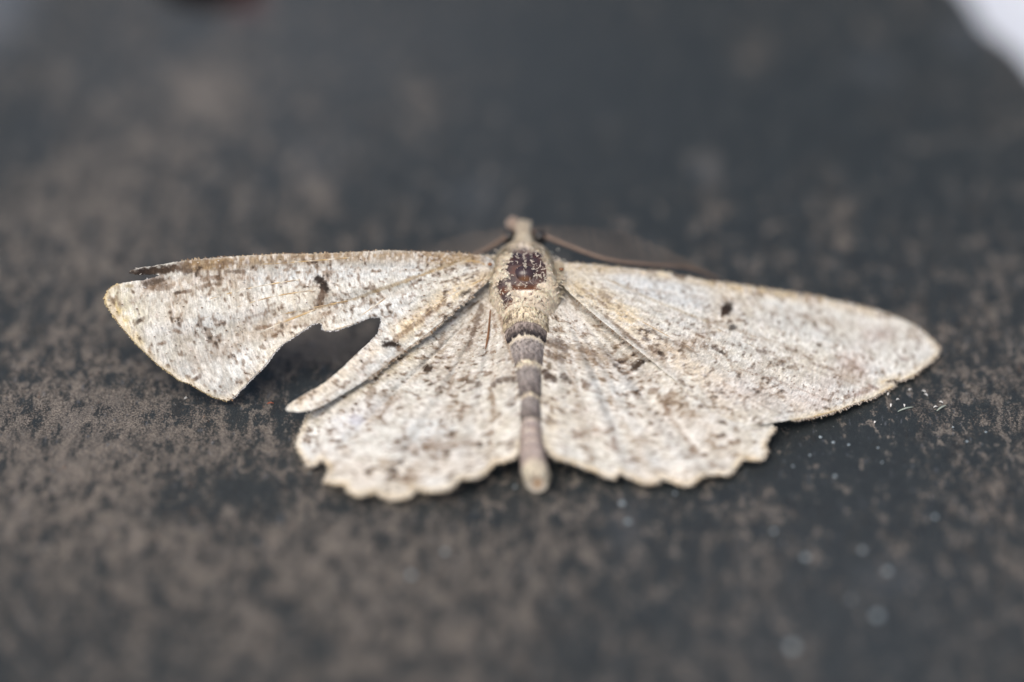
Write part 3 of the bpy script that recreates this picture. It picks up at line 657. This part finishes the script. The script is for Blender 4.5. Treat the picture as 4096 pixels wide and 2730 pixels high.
wRH = make_wing('hindwing', RH_OUT, RH_H, (2215, 1150), 1, 401, under=(RF_H, RF_POLY), flush=True, pleat=(.12, 22), margin=rh_margin, ragged=1.6, speck=1.1, wide=1.35,
    smears=[([(2240, 1200), (2330, 1330)], 40, (.60, .59, .58), .6), ([(2230, 1420), (2400, 1450), (2560, 1500)], 75, (.40, .355, .30), .6), ([(2300, 1640), (2600, 1660), (2850, 1680)], 40, (.47, .42, .36), .5), ([(2200, 1390), (2290, 1400), (2420, 1430)], 34, (.28, .22, .16), .75), ([(2180, 1620), (2200, 1700)], 40, (.58, .52, .40), .5), ([(2300, 1740), (2420, 1720)], 22, (.38, .31, .25), .6), ([(2560, 1760), (2600, 1770)], 40, (.46, .40, .33), .5), ([(2300, 1180), (2420, 1310), (2540, 1420)], 26, (.42, .38, .33), .55), ([(2540, 1900), (2760, 1910)], 40, (.67, .60, .50), .6), ([(2700, 1700), (2900, 1800)], 80, (.62, .57, .51), .4), ([(2380, 1620), (2500, 1650)], 50, (.58, .60, .59), .4)],
    lines=[([(2180, 1490), (2195, 1510), (2215, 1518)], 13, (.055, .035, .025), .95), ([(2245, 1508), (2262, 1515), (2280, 1530)], 9, (.08, .055, .04), .9), ([(2330, 1525), (2355, 1545)], 8, (.12, .08, .06), .85), ([(2190, 1370), (2240, 1375), (2260, 1400)], 14, (.10, .07, .05), .8), ([(2200, 1420), (2250, 1440)], 13, (.13, .09, .06), .75), ([(2330, 1400), (2370, 1420)], 12, BROWN, .6), ([(2620, 1560), (2660, 1640), (2740, 1750), (2790, 1820)], 10, BROWN, .45), ([(2600, 1575), (2612, 1560)], 9, BROWN, .7), ([(2665, 1655), (2680, 1640)], 11, BROWN, .6), ([(2450, 1760), (2462, 1800)], 11, (.25, .18, .14), .7), ([(2300, 1748), (2330, 1742)], 10, (.18, .13, .1), .7), ([(2425, 1735), (2440, 1725)], 9, (.2, .14, .1), .7), ([(2535, 1575), (2548, 1590)], 10, BROWN, .6), ([(2280, 1190), (2310, 1240)], 7, BROWN, .6), ([(2660, 1620), (2690, 1560)], 8, BROWN, .5)],
    marks=[(2551, 1462, 32, 19, -35, (.045, .03, .02), .98), (2576, 1450, 14, 8, -20, DARK, .8), (2195, 1468, 12, 18, 0, (.12, .085, .05), .8), (2380, 1720, 20, 14, 0, (.28, .21, .16), .6), (2570, 1765, 30, 16, 10, (.35, .29, .23), .55), (2770, 1800, 16, 20, 0, BROWN, .5)])

veins(wLF, [[(1940, 1060), (1880, 1036), (1700, 1098), (1500, 1170), (1390, 1205)], [(1390, 1205), (1200, 1240), (1000, 1290), (830, 1345)], [(1270, 1160), (1076, 1187), (850, 1262), (560, 1352)], [(1200, 1120), (1000, 1150), (780, 1215), (620, 1262)],
            [(1400, 1032), (1150, 1052), (950, 1062), (770, 1082)], [(1930, 1120), (1780, 1190), (1620, 1330), (1530, 1395)], [(1260, 1240), (1060, 1320), (900, 1400), (760, 1470)], [(1540, 1195), (1440, 1270), (1347, 1320)]], .05, (.40, .28, .13))
veins(wRF, [[(2300, 1075), (2440, 1125), (2570, 1182), (2800, 1280), (3000, 1345)], [(2300, 1072), (2600, 1100), (2900, 1160), (3200, 1215)], [(3000, 1345), (3200, 1395), (3450, 1440)], [(2570, 1290), (2750, 1390), (2950, 1500), (3150, 1600)], [(2850, 1310), (3080, 1420), (3300, 1500), (3480, 1560)]], .045, (.36, .27, .16))
veins(wLH, [[(1975, 1240), (1955, 1500), (1940, 1700), (1945, 1860)], [(1930, 1215), (1870, 1430), (1790, 1660), (1745, 1850)], [(1880, 1260), (1740, 1500), (1590, 1700), (1500, 1850)], [(1960, 1200), (1925, 1420), (1880, 1640), (1850, 1850)], [(1830, 1300), (1640, 1560), (1430, 1760), (1330, 1850)]], .07, (.60, .57, .52), .035, .95)
veins(wRH, [[(2270, 1190), (2360, 1420), (2420, 1650), (2460, 1860)], [(2300, 1200), (2480, 1440), (2640, 1680), (2760, 1880)], [(2240, 1220), (2290, 1440), (2310, 1640), (2320, 1800)], [(2330, 1220), (2560, 1470), (2780, 1680), (2930, 1830)]], .065, (.58, .55, .49), .035, .95)
fringe(wLF, lf_margin, .09, up=.12, color=(.60, .50, .30)); fringe(wLF, LF_OUT[35:56], .10, color=(.66, .66, .66), dark=.05, name='torn_edge_fibres')
fringe(wLF, lf_costa, .11, name='costa_scales', color=(.56, .44, .29), up=.5, dark=.5, step=7)
fringe(wLF, [(1473, 1517), (1598, 1417), (1722, 1328), (1821, 1238), (1890, 1182)], .24, name='trailing_hairs', color=(.56, .50, .42), up=.15, dark=.2, step=3.5)
fringe(wRF, rf_margin, .20, up=.15, color=(.64, .57, .48)); fringe(wRF, rf_costa, .13, name='costa_scales', color=(.64, .53, .36), up=.6, dark=.25, step=7)
fringe(wRF, [(2590, 1432), (2530, 1385), (2400, 1280), (2310, 1203)], .26, name='trailing_hairs', color=(.54, .48, .40), up=.15, dark=.25, step=3.5)
fringe(wLH, lh_margin, .17, up=.15, color=(.66, .60, .50)); fringe(wRH, rh_margin, .17, up=.15, color=(.66, .60, .50))
SC = [(.72, .70, .66), (.68, .63, .55), (.66, .66, .66), (.22, .15, .10), (.30, .22, .15)]
loose_scales(wLF, 900, 5, SC); loose_scales(wRF, 900, 6, SC); loose_scales(wLH, 800, 7, SC); loose_scales(wRH, 900, 8, SC)

# ---- body: one continuous surface from the head to the tail
SEC = [  # place of the ridge in the photograph, its height, half width (px), underside height
    (2093, 900, 3.75, 8, 3.4), (2093, 906, 4.05, 34, 2.9), (2094, 920, 4.4, 40, 2.5), (2095, 938, 4.5, 50, 2.4), (2095, 956, 4.35, 46, 2.5), (2095, 966, 4.7, 92, 2.3), (2095, 980, 5.1, 116, 2.0), (2096, 1005, 5.42, 128, 1.6),
    (2099, 1050, 5.52, 138, 1.3), (2102, 1095, 5.25, 140, 1.2), (2104, 1130, 4.92, 134, 1.2), (2104, 1160, 4.65, 122, 1.3), (2104, 1186, 4.48, 108, 1.4), (2104, 1204, 4.32, 100, 1.5),
    (2103, 1240, 4.20, 99, 1.6), (2103, 1277, 4.02, 97, 1.6), (2106, 1332, 3.72, 88, 1.4), (2112, 1437, 3.22, 68, 1.1), (2120, 1561, 2.66, 50, .9), (2122, 1662, 2.26, 46, .7), (2126, 1745, 1.98, 48, .45),
    (2136, 1814, 1.78, 53, .2), (2146, 1856, 1.55, 54, .06), (2149, 1886, 1.30, 44, .06), (2150, 1906, 1.02, 24, .25), (2150, 1915, .80, 4, .55)]
S = np.array(SEC, float)
T = P(S[:, 0], S[:, 1], S[:, 2])
key_y = T[:, 1]; order = np.argsort(-key_y)
mono = np.minimum.accumulate(key_y - np.arange(len(key_y)) * 1e-3)
yy = np.concatenate([np.linspace(a, b, 16, endpoint=False) for a, b in zip(mono[:-1], mono[1:])] + [mono[-1:]])
def ip(v): 
    f = np.interp(-yy, -mono, v)
    kernel = np.ones(9) / 9
    g_ = np.convolve(np.pad(f, 4, 'edge'), kernel, 'valid'); g_[:3] = f[:3]; g_[-3:] = f[-3:]
    return g_
bx, bt, bw, bb, bpy_ = ip(T[:, 0]), ip(T[:, 2]), ip(S[:, 3] * PX), ip(S[:, 4]), ip(S[:, 1])
NR, NA = len(yy), 72
seg_at = np.array([1204, 1279, 1334, 1438, 1561, 1662, 1706, 1745, 1784, 1822])   # rear edges of the abdominal rings
ai = np.arange(NA) * 2 * math.pi / NA
def body_pt(i, a):
    hw, hh, zc = bw[i], (bt[i] - bb[i]) / 2, (bt[i] + bb[i]) / 2
    return np.stack([bx[i] + hw * np.cos(a), np.broadcast_to(yy[i], np.shape(a)), zc + hh * np.sin(a)], -1)
step_f = np.ones(NR)
phase = np.zeros(NR)
for k in range(NR):
    j = np.searchsorted(seg_at, bpy_[k]) - 1
    if j >= 0:
        a0 = seg_at[j]; a1 = seg_at[j + 1] if j + 1 < len(seg_at) else 1925
        phase[k] = (bpy_[k] - a0) / (a1 - a0); step_f[k] = .955 + .075 * min(1, phase[k] * 1.05)
BV = np.zeros((NR, NA, 3))
for i in range(NR):
    hw, hh, zc = bw[i] * step_f[i], (bt[i] - bb[i]) / 2 * step_f[i], (bt[i] + bb[i]) / 2
    lump = 1 + .03 * (vnoise(ai * 3, np.full(NA, yy[i] * 1.8), 61) - .5)
    # dorsal furrow either side of the bare shield
    bq = float(sstep(955, 985, bpy_[i]) * sstep(1215, 1170, bpy_[i]))           # square shoulders on the thorax
    ex = 1 - .38 * bq
    sx_, sz_ = np.sign(np.cos(ai)) * np.abs(np.cos(ai)) ** ex, np.sign(np.sin(ai)) * np.abs(np.sin(ai)) ** ex
    BV[i, :, 0] = bx[i] + hw * sx_ * lump; BV[i, :, 1] = yy[i]; BV[i, :, 2] = zc + hh * sz_ * lump
    fur = np.exp(-((bpy_[i] - 1148) / 7) ** 2) + .8 * np.exp(-((bpy_[i] - 1196) / 5) ** 2)
    BV[i, :, 2] -= .16 * fur * np.clip(np.sin(ai), 0, 1)
bverts = BV.reshape(-1, 3)
bf = [(i * NA + k, i * NA + (k + 1) % NA, (i + 1) * NA + (k + 1) % NA, (i + 1) * NA + k) for i in range(NR - 1) for k in range(NA)]
bf += [tuple(range(NA))[::-1], tuple(range((NR - 1) * NA, NR * NA))]
A_, PY_ = np.meshgrid(ai, bpy_); A_, PY_ = A_.ravel(), PY_.ravel(); PH = np.repeat(phase, NA); X_, Y_, Z_ = bverts.T
side = (X_ - np.repeat(bx, NA)) / (np.repeat(bw, NA) + 1e-6); topm = np.clip(np.sin(A_), 0, 1)
nz = fbm(X_ * 3, Y_ * 3 + Z_ * 2, 71, 3); nz2 = vnoise(X_ * 9, Y_ * 6 + Z_ * 5, 73)
col = np.tile(np.array((.83, .745, .63)), (len(X_), 1)) * (0.85 + .3 * nz)[:, None]
bare = sstep(1.10, .92, (np.abs((side - .02) / .62) ** 2.3 + np.abs((PY_ - 1073) / 80) ** 2.3) ** (1 / 2.3) + .34 * (nz - .5) + .26 * (nz2 - .5)) * (np.sin(A_) > 0)
bare = np.maximum(bare, sstep(1085, 1100, PY_) * sstep(1200, 1188, PY_) * sstep(.45, .6, side * -1 + .3 * (nz - .5)) * sstep(.95, .8, -side))   # left flank rubbed
bare = np.maximum(bare, sstep(1148, 1156, PY_) * sstep(1200, 1194, PY_) * sstep(.52, .60, nz * .5 + nz2 * .5) * sstep(.95, .7, np.abs(side)))
bare = np.maximum(bare, np.exp(-((PY_ - 1148) / 8) ** 2) * sstep(.7, .5, np.abs(side))); bare = np.maximum(bare, np.exp(-((PY_ - 1197) / 5) ** 2) * sstep(.95, .8, np.abs(side)))
bcol = mix(np.tile(np.array((.040, .021, .022)), (len(X_), 1)), (.080, .031, .022), sstep(.45, .65, nz))
bcol = mix(bcol, (.15, .060, .028), np.exp(-((PY_ - 1148) / 9) ** 2) + np.exp(-((PY_ - 1197) / 6) ** 2))
abd = sstep(1200, 1206, PY_)
s1 = sstep(1202, 1208, PY_) * sstep(1281, 1277, PY_); col = mix(col, (.68, .60, .46), s1); col = mix(col, (.17, .12, .085), s1 * sstep(.60, .72, nz2) * .75)
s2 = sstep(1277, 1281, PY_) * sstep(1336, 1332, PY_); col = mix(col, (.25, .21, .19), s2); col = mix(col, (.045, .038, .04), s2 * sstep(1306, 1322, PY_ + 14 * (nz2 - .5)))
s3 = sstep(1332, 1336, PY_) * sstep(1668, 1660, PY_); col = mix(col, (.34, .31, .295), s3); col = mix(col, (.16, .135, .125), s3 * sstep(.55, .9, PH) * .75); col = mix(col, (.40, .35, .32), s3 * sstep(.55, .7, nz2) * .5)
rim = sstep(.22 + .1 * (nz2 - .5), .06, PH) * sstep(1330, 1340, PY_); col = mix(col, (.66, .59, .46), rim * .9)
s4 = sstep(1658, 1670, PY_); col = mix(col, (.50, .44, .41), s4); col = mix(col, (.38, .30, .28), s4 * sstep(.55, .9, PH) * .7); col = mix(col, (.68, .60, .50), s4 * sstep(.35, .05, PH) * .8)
tail = sstep(1826, 1840, PY_); col = mix(col, (.66, .60, .50), tail); col = mix(col, (.36, .22, .12), sstep(1902, 1910, PY_) * .8)
head = sstep(966, 960, PY_); col = mix(col, (.58, .53, .43), head)
col = col * (1 - bare)[:, None] + bcol * bare[:, None]
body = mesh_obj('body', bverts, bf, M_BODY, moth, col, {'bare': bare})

def on_body(u_py, a, lift=0.0):
    i = int(np.argmin(np.abs(bpy_ - u_py))); k = int(round(a / (2 * math.pi) * NA)) % NA
    p = BV[i, k]; i2 = min(NR - 1, i + 3); i0 = max(0, i - 3)
    ty = BV[i2, k] - BV[i0, k]; ta = BV[i, (k + 1) % NA] - BV[i, k - 1]
    n_ = np.cross(ta, ty); n_ /= np.linalg.norm(n_) + 1e-9
    if n_ @ (p - np.array([bx[i], yy[i], (bt[i] + bb[i]) / 2])) < 0: n_ = -n_
    ty = ty / (np.linalg.norm(ty) + 1e-9)
    return p + n_ * lift, n_, ty, bare.reshape(NR, NA)[i, k]

# shield lobe at the back of the thorax, bare and shiny
def dome(name, c, rad, colr, parent, nu=28, nv=14, grad=None):
    v, f = [], []
    for i in range(nv + 1):
        t = math.pi * i / nv
        for k in range(nu):
            a = 2 * math.pi * k / nu
            v.append((c[0] + rad[0] * math.sin(t) * math.cos(a), c[1] + rad[1] * math.sin(t) * math.sin(a), c[2] + rad[2] * math.cos(t)))
    for i in range(nv):
        for k in range(nu): f.append((i * nu + k, (i + 1) * nu + k, (i + 1) * nu + (k + 1) % nu, i * nu + (k + 1) % nu))
    v = np.array(v); cc = np.tile(np.array(colr, float), (len(v), 1))
    if grad: cc = mix(cc, grad, sstep(-.78, -.98, (v[:, 1] - c[1]) / rad[1]) * sstep(.9, .2, np.abs(v[:, 0] - c[0]) / rad[0] * .8))
    return mesh_obj(name, v, f, M_CUTICLE if parent is not None and name != 'eye' else M_EYE, parent, cc)
p, n_, ty, _ = on_body(1098, math.pi / 2)
dome('scutellum', P1(2100, 1100, 5.02), (.60, .48, .46), (.034, .020, .023), body, grad=(.15, .075, .04))
dome('thorax_shield', P1(2068, 1048, 5.16), (.42, .62, .36), (.036, .018, .019), body)
dome('thorax_shield', P1(2146, 1046, 5.12), (.44, .66, .36), (.045, .017, .014), body)
dome('rear_plate', P1(2098, 1155, 4.42), (.70, .22, .22), (.20, .10, .07), body)
for ex, ey, eh in ((2035, 948, 4.1), (2158, 950, 4.1)):
    dome('eye', P1(ex, ey, eh), (.36, .38, .38), (.01, .009, .009), body)

# ---- coat of scales on the thorax, collar, head and abdomen
so = Soup(); rg = np.random.default_rng(21)
def add_scale(p, dr, n_, L, wd, cc):
    sd_ = np.cross(dr, n_); sd_ /= np.linalg.norm(sd_) + 1e-9
    a = p - dr * L * .15
    so.add([a, p + dr * L * .35 + sd_ * wd, p + dr * L * .85 + sd_ * wd * .8, p + dr * L, p + dr * L * .85 - sd_ * wd * .8, p + dr * L * .35 - sd_ * wd], [(0, 1, 2, 3), (0, 3, 4, 5)], cc)
for _ in range(9000):
    u = rg.uniform(902, 1215); a = rg.uniform(.02, math.pi - .02)
    p, n_, ty, br = on_body(u + rg.uniform(-1, 1), a)
    patch = math.exp(-(((p[0] - T[8, 0] - .18) / .42) ** 2 + ((u - 1046) / 36) ** 2)) + .7 * math.exp(-(((p[0] - T[8, 0] - .75) / .2) ** 2 + ((u - 1100) / 16) ** 2))
    if rg.random() < br * (1.0 - .03) and rg.random() > patch * .6: continue
    lift = .02
    if br > .5: p = p + n_ * .20; 
    dr = ty + n_ * rg.uniform(.05, .4) + np.cross(ty, n_) * rg.normal(0, .6); dr /= np.linalg.norm(dr)
    L = rg.uniform(.15, .30)
    cc = np.array((.93, .84, .71)) * rg.uniform(.75, 1.1)
    if rg.random() < .015: cc = np.array((.30, .24, .17)) * rg.uniform(.6, 1.3)
    if u < 965: cc = np.array((.93, .85, .74)) * rg.uniform(.85, 1.1)
    elif 975 < u < 1003 and rg.random() < .4: cc = np.array((.42, .38, .28))
    if br > .5: L *= rg.uniform(.35, .7); dr = np.array([rg.normal(), rg.normal(), .25]); dr /= np.linalg.norm(dr); cc = np.array((.60, .55, .47)) * rg.uniform(.8, 1.1)
    add_scale(p, dr, n_, L, L * rg.uniform(.16, .28), cc)
for _ in range(5200):
    u = rg.uniform(1206, 1890); a = rg.uniform(.05, math.pi - .05)
    p, n_, ty, br = on_body(u, a)
    i = int(np.argmin(np.abs(bpy_ - u))); k = int(round(a / (2 * math.pi) * NA)) % NA
    cc = col.reshape(NR, NA, 3)[i, k] * rg.uniform(.5, 1.65)
    dr = ty + n_ * rg.uniform(.03, .2) + np.cross(ty, n_) * rg.normal(0, .2); dr /= np.linalg.norm(dr)
    L = rg.uniform(.12, .22); add_scale(p, dr, n_, L, L * .22, cc)
for _ in range(220):     # pale fringe of the first ring
    a = rg.uniform(.2, math.pi - .2); p, n_, ty, br = on_body(1274 + rg.uniform(-3, 2), a)
    dr = ty + n_ * .06; dr /= np.linalg.norm(dr); add_scale(p + n_ * .02, dr, n_, rg.uniform(.12, .2), .04, np.array((.74, .66, .52)) * rg.uniform(.85, 1.1))
for _ in range(260):     # tuft on the brow, standing up and forward
    a0 = P1(2094 + rg.normal(0, 10), 915 + rg.uniform(-8, 34), 4.35)
    dr = np.array([rg.normal(0, .14), rg.uniform(.0, .5), 1.0]); dr /= np.linalg.norm(dr); add_scale(a0, dr, np.array([0, -1.0, .2]), rg.uniform(.25, .42), .05, np.array((.64, .58, .48)) * rg.uniform(.8, 1.1))
for _ in range(120):     # left tuft beside the brow
    a0 = P1(2058 + rg.normal(0, 7), 912 + rg.uniform(-14, 10), 4.1)
    dr = np.array([rg.normal(-.35, .25), rg.uniform(.1, .5), 1.0]); dr /= np.linalg.norm(dr); add_scale(a0, dr, np.array([0, -1.0, .2]), rg.uniform(.25, .48), .045, np.array((.55, .45, .38)) * rg.uniform(.8, 1.15))
for cx_, cy_, ch, n, sx, sy in ((1985, 1075, 5.0, 420, 34, 46), (2222, 1085, 4.95, 420, 26, 50), (1960, 1035, 5.0, 160, 40, 14), (2030, 1195, 4.3, 120, 22, 14), (2230, 1150, 4.35, 160, 16, 30)):   # shoulder tufts over the wing roots
    for _ in range(n):
        ox, oy = rg.normal(0, sx * .55), rg.normal(0, sy * .55)
        a0 = P1(cx_ + ox, cy_ + oy, ch - .25 - .004 * abs(ox))
        dr = np.array([rg.normal(0, .5) + (.35 if cx_ > 2100 else -.35), -1.0, rg.uniform(.0, .6)]); dr /= np.linalg.norm(dr)
        add_scale(a0, dr, np.array([0, .4, .9]), rg.uniform(.2, .42), rg.uniform(.03, .06), np.array((.93, .84, .71)) * rg.uniform(.75, 1.12))
so.obj('scale_coat', M_SCALE, body, 'stuff')

# pale curved bristles on the bare shield
def bristle(pts, r=.016):
    c = chaikin(chaikin([p for p in pts], False), False)
    W = P(c[:, 0], c[:, 1], c[:, 2]); v, f = tube(W, r * np.linspace(1, .4, len(W)), 5)
    mesh_obj('bristle', v, f, M_HAIR, body)
bristle([(2163, 1044, 5.75), (2162, 1062, 5.75), (2150, 1078, 5.65), (2125, 1079, 5.55)])
bristle([(2095, 1075, 5.6), (2100, 1100, 5.7), (2099, 1118, 5.45)], .01)
bristle([(2080, 1128, 5.1), (2095, 1140, 5.2), (2112, 1132, 5.3)], .01)
bristle([(2120, 1110, 5.3), (2119, 1128, 5.3), (2135, 1140, 5.1)], .01)
bristle([(2028, 1195, 4.6), (2015, 1205, 4.5)], .01); bristle([(2035, 1197, 4.6), (2030, 1210, 4.5)], .01); bristle([(2042, 1196, 4.6), (2050, 1206, 4.6)], .01)

# wing bases: honey-coloured sclerites
for sx, sy, sh in ((1960, 1058, 5.1), (2246, 1078, 4.95)):
    dome('wing_joint', P1(sx, sy, sh), (.12, .10, .09), (.17, .075, .03), body)
# thin hind spur lying on the left hindwing
c = chaikin(chaikin([(1962, 1240, 3.85), (1957, 1300, 3.45), (1953, 1345, 3.15), (1942, 1398, 2.9)], False), False)
v, f = tube(wing_point(wLH, c[:, 0], c[:, 1], .05), .05 * np.interp(np.linspace(0, 1, len(c)), [0, .3, .7, 1], [.6, .9, 1.2, .3]), 7)
mesh_obj('leg_spur', v, f, plain('leg spur', (.16, .075, .03), .4, .5, .7, 3), moth)

# ---- antennae: a bent shaft with a comb of fine side branches
def antenna(shaft, env, low, n):
    s = chaikin(chaikin(shaft, False), False)
    W = P(s[:, 0], s[:, 1], s[:, 2]); v, f = tube(W, np.linspace(.13, .06, len(W)), 8)
    o = mesh_obj('antenna', v, f, M_ANT, moth)
    e = chaikin(env, False); so = Soup()
    ls = np.linspace(0, 1, len(s)); le = np.linspace(0, 1, len(e))
    for k in range(n):
        t = (k + .5) / n
        for dest, sg in ((e, 1), (None, -1)):
            b0 = np.array([np.interp(t, ls, s[:, q]) for q in range(3)])
            if sg > 0: e0 = np.array([np.interp(t, le, e[:, q]) for q in range(3)])
            else: e0 = b0 + np.array([(-10 if shaft[-1][0] < shaft[0][0] else 10), low * math.sin(math.pi * min(1, t + .1)), -.15])
            e0[0] += rng.normal(0, 2.5); e0[1] += rng.normal(0, 3)
            m_ = (b0 + e0) / 2 + np.array([rng.normal(0, 1.5) + (4 if shaft[-1][0] > shaft[0][0] else -4), 2, .05])
            tt = np.linspace(0, 1, 5)[:, None]; cu = (1 - tt) ** 2 * b0 + 2 * tt * (1 - tt) * m_ + tt ** 2 * e0
            vv, ff = tube(P(cu[:, 0], cu[:, 1], cu[:, 2]), np.linspace(.027, .013, 5), 4); so.add(vv, ff)
    so.obj('comb', M_COMB, o, 'stuff')
antenna([(2062, 928, 4.25), (2010, 958, 4.2), (1960, 990, 4.1), (1900, 1020, 3.9), (1820, 1052, 3.5), (1740, 1080, 3.1)],
        [(2050, 915, 4.4), (2010, 912, 4.5), (1940, 922, 4.5), (1870, 934, 4.4), (1793, 952, 4.2), (1735, 985, 3.8), (1705, 1040, 3.4)], 26, 56)
antenna([(2128, 926, 4.25), (2197, 953, 4.2), (2291, 991, 4.1), (2401, 1033, 3.9), (2484, 1049, 3.7), (2594, 1060, 3.4), (2705, 1064, 3.0), (2788, 1078, 2.6), (2868, 1115, 1.9)],
        [(2135, 908, 4.4), (2180, 904, 4.5), (2263, 902, 4.6), (2374, 908, 4.6), (2484, 926, 4.4), (2567, 955, 4.2), (2660, 995, 3.7), (2760, 1045, 3.0), (2862, 1108, 1.9)], 10, 86)

# ------------------------------------------------------------------ grit, shed scales and slivers lying on the slab
def lump(px, py, r, sq, seed):
    rg = np.random.default_rng(seed); c = P1(px, py, 0); gz = slab_z(np.array([c[0]]), np.array([c[1]]))[0]
    v, f = [], []; nu, nv = 9, 6
    for i in range(nv + 1):
        t = math.pi * i / nv
        for k in range(nu):
            a = 2 * math.pi * k / nu; q = r * rg.uniform(.8, 1.15)
            v.append((q * math.sin(t) * math.cos(a), q * math.sin(t) * math.sin(a), q * sq * math.cos(t)))
    for i in range(nv):
        for k in range(nu): f.append((i * nu + k, (i + 1) * nu + k, (i + 1) * nu + (k + 1) % nu, i * nu + (k + 1) % nu))
    return np.array(v) + np.array([c[0], c[1], gz + r * sq * .75]), f
def own_origin(o, v):
    c = np.array([v[:, 0].mean(), v[:, 1].mean(), v[:, 2].min()]) * MM
    o.data.transform(__import__('mathutils').Matrix.Translation(-Vector(c))); o.location = Vector(c)
GRIT = [(3222, 2230, .22), (3740, 2068, .17), (3510, 2465, .30), (3170, 2590, .34), (3095, 2123, .16), (3450, 2200, .18), (3550, 2285, .22), (2488, 2012, .20), (2512, 2085, .20), (3340, 1904, .13), (3172, 1862, .09), (3240, 1819, .09), (3528, 1848, .08),
        (3282, 1746, .12), (3333, 1768, .12), (3395, 1777, .11), (3512, 1790, .09), (3868, 1764, .10), (3944, 1726, .09), (3812, 1707, .08), (1240, 1892, .07), (1262, 1866, .07), (1780, 2205, .17), (2060, 1945, .12), (3405, 2395, .14), (2700, 1970, .12), (1645, 2300, .2)]
for i, (gx_, gy_, gr) in enumerate(GRIT):
    v, f = lump(gx_, gy_, gr * .72, .55, 500 + i); o = mesh_obj('grit_grain', v, f, M_GRIT); own_origin(o, v)
    where = ('beside the nick of the left hindwing margin' if gx_ < 1300 else 'in front of the abdomen tip' if 1700 < gx_ < 2100 and gy_ < 1960 else 'in front of the right hindwing scallops' if 2400 < gx_ < 2800
             else 'off the outer corner of the right hindwing' if gy_ < 1910 and gx_ < 3600 else 'far out beyond the right forewing tip' if gy_ < 2080 and gx_ > 3600
             else 'on open slab in front of the left hindwing' if gx_ < 1900 else 'on open slab well in front of the right hindwing')
    size = 'tiny ' if gr < .14 else 'small ' if gr < .21 else 'larger '
    tag(o, size + 'pale grit grain ' + where, 'grit', size + 'grit grains ' + where)
def leaflet(px, py, L, W_, ang, mat, name, curl=.02):
    c = P1(px, py, 0); gz = slab_z(np.array([c[0]]), np.array([c[1]]))[0] + .03
    ca, sa = math.cos(ang), math.sin(ang); v, f = [], []; n = 6
    for lay in (0, .02):
        for i in range(n + 1):
            t = i / n; w = W_ * math.sin(math.pi * (.12 + .82 * t)) ; x = (t - .5) * L; zz = gz + curl * math.sin(math.pi * t) * 3 + lay
            for s in (-1, 1): v.append((c[0] + x * ca - s * w * sa, c[1] + x * sa + s * w * ca, zz))
    m_ = 2 * (n + 1)
    for i in range(n):
        a = 2 * i; f += [(a, a + 1, a + 3, a + 2), (m_ + a + 2, m_ + a + 3, m_ + a + 1, m_ + a), (a, a + 2, m_ + a + 2, m_ + a), (a + 1, m_ + a + 1, m_ + a + 3, a + 3)]
    f += [(0, m_, m_ + 1, 1), (2 * n, 2 * n + 1, m_ + 2 * n + 1, m_ + 2 * n)]
    v = np.array(v); o = mesh_obj(name, v, f, mat, smooth=False); own_origin(o, v); return o
SHED = [(3553, 1577, .26, 1.2), (3591, 1600, .20, .2), (3563, 1622, .32, 1.5), (3695, 1566, .26, -.6), (3704, 1580, .3, -.8), (3764, 1610, .28, -.5), (3617, 1622, .24, 1.6), (3640, 1560, .2, .1), (3742, 1628, .26, .3), (744, 1592, .2, .4), (3500, 1690, .2, 1.0)]
for i, (a, b_, L, an) in enumerate(SHED):
    tag(leaflet(a, b_, L * .8, .04, an, M_SHED, 'shed_scale'), 'minute white shed wing scale on the dark slab', 'wing scale', 'white wing scales shed on the slab')
tag(leaflet(3622, 1637, .85, .05, .45, M_SLIVER, 'plant_sliver'), 'grey green plant sliver below the torn notch of the right forewing', 'sliver')
tag(leaflet(3766, 1632, .65, .05, .75, M_SLIVER, 'plant_sliver'), 'grey green plant sliver beside a tan flake of the slab', 'sliver')
tag(leaflet(1082, 1612, .32, .025, .1, M_FIBRE, 'rusty_fibre'), 'tiny orange red fibre in the shade of the torn left forewing', 'fibre')
